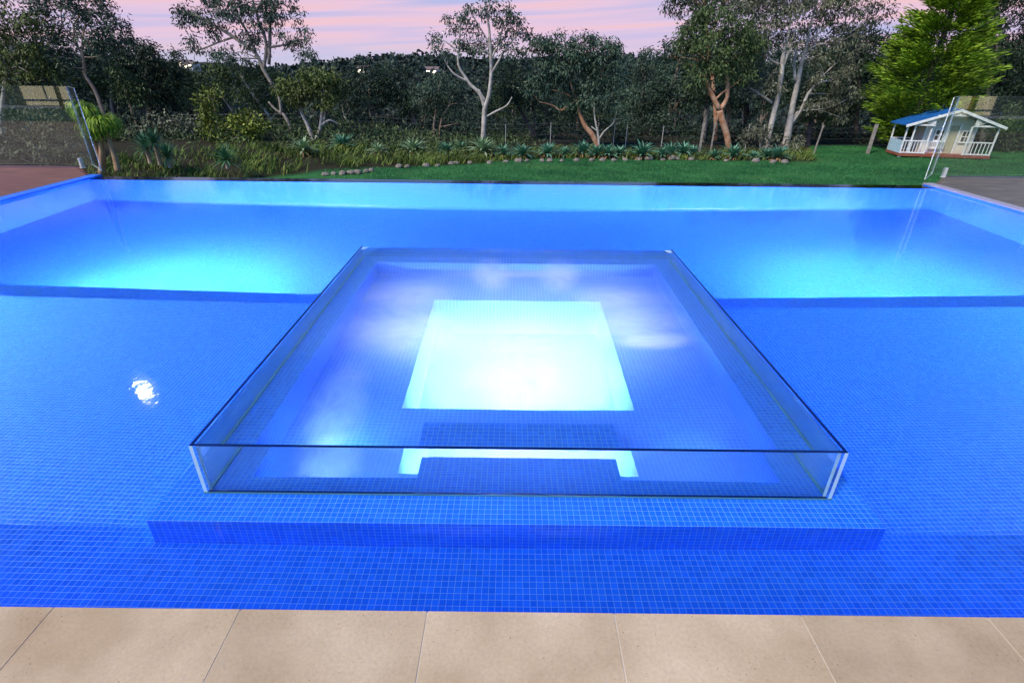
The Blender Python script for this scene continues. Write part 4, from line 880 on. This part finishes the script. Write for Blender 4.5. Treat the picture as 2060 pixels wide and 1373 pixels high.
def window(x0, x1, z0, z1, y):
    m = MB(); m.box((x0, y, z0), (x1, y+.02, z1)); wn = part(m, 'window', CGL)
    m = MB(); t = .045
    for (a, b_) in (((x0, z0), (x1, z0)), ((x0, z1), (x1, z1))): m.box((x0-t, y-.03, a[1]-t/2), (x1+t, y-.002, a[1]+t/2))
    for x in (x0, x1, (x0+x1)/2): m.box((x-t/2 if x != (x0+x1)/2 else x-.014, y-.026, z0), (x+t/2 if x != (x0+x1)/2 else x+.014, y-.004, z1))
    m.box((x0, y-.022, (z0+z1)/2-.014), (x1, y-.006, (z0+z1)/2+.014)); f = m.build('frame', CT); f.parent = wn
window(1.42, 1.78, .60, .98, .39); window(2.52, 2.86, .56, .96, .39)
for x in (1.0, 1.30, 1.93, 2.38, 3.03):
    m = MB(); m.box((x-.035, .375, FZ), (x+.035, .418, EZ+.06)); part(m, 'trim', CT)
PT2 = [(.03, .04), (.34, .04), (.03, DP-.06), (3.70, .04), (1.02, .04), (2.62, .04)]
for x, y in PT2:
    m = MB(); m.bar((x, y, FZ), (x, y, EZ-.01 if x not in (1.02, 2.62) else EZ-.02), .05); part(m, 'post', CT)
def rail(a, b_, z0, z1, n):
    m = MB(); A = Vector(a); B = Vector(b_)
    for z in (z0, z1): m.bar((A.x, A.y, z), (B.x, B.y, z), .04)
    for i in range(n+1):
        p = A.lerp(B, i/n); m.bar((p.x, p.y, z0), (p.x, p.y, z1), .024)
    part(m, 'railing', CT)
rail((.03, .03, 0), (1.02, .03, 0), FZ+.03, .60, 8); rail((2.62, .03, 0), (3.70, .03, 0), FZ+.03, .60, 7); rail((.03, DP-.05, 0), (.98, DP-.05, 0), FZ+.03, .60, 7)
m = MB(); m.box((.0, .07, FZ), (.025, DP-.08, .60)); part(m, 'side_panel', plain('pale_blue_board', (.45, .62, .75), rough=.5))
rail((1.30, .33, 0), (1.92, .33, 0), .34, .56, 9)
# roof slabs with overhang
ov = .14; y0, y1 = -.10, DP+.10; sl = (PZ-EZ)/XC
for sx, nm in ((-1, 'roof_slope'), (1, 'roof_slope')):
    xe = XC+sx*(XC+ov); ze = EZ-sl*ov; m = MB(); t = .03
    a, b_, c, d = (xe, y0, ze), (XC, y0, PZ), (XC, y1, PZ), (xe, y1, ze)
    m.quad(a, b_, c, d); m.quad(*[(p[0], p[1], p[2]+t) for p in (a, b_, c, d)]); m.quad(a, d, (d[0], d[1], d[2]+t), (a[0], a[1], a[2]+t))
    m.quad(a, b_, (b_[0], b_[1], b_[2]+t), (a[0], a[1], a[2]+t)); m.quad(d, c, (c[0], c[1], c[2]+t), (d[0], d[1], d[2]+t))
    for i in range(14):
        y = y0+.06+(y1-y0-.12)*i/13; m.bar((xe, y, ze+t+.008), (XC, y, PZ+t+.008), .02, .015)
    part(m, nm, CRF)
    m = MB(); m.bar((xe, y0-.018, ze-.012), (XC, y0-.018, PZ-.012), .03, .085, roll=(0, 0, 1)); part(m, 'bargeboard', CT)
m = MB()     # gable sunburst fretwork: tie beam and spokes
m.box((.06, y0+.03, EZ-.03), (1.08, y0+.055, EZ+.005)); m.box((2.60, y0+.03, EZ-.03), (3.68, y0+.055, EZ+.005)); m.box((1.05, y0+.032, EZ+.31), (2.62, y0+.05, EZ+.345))
for (cx, cz, a0, a1, ln_) in ((1.04, EZ, 92, 178, .62), (2.64, EZ, 2, 88, .62), (XC, EZ+.33, 10, 170, .42)):
    for k in range(7):
        a = R_(a0+(a1-a0)*k/6); dx, dz_ = math.cos(a), math.sin(a); l = ln_
        while l > .1:
            x, z = cx+dx*l, cz+dz_*l
            if z <= PZ-.03-abs(x-XC)*sl: break
            l -= .02
        m.bar((cx, y0+.04, cz), (cx+dx*l, y0+.04, cz+dz_*l), .022, .022)
part(m, 'gable_fretwork', CT)
m = MB(); m.bar((XC, y1, PZ+.02), (XC, y1, PZ+.12), .05); part(m, 'finial', CT)
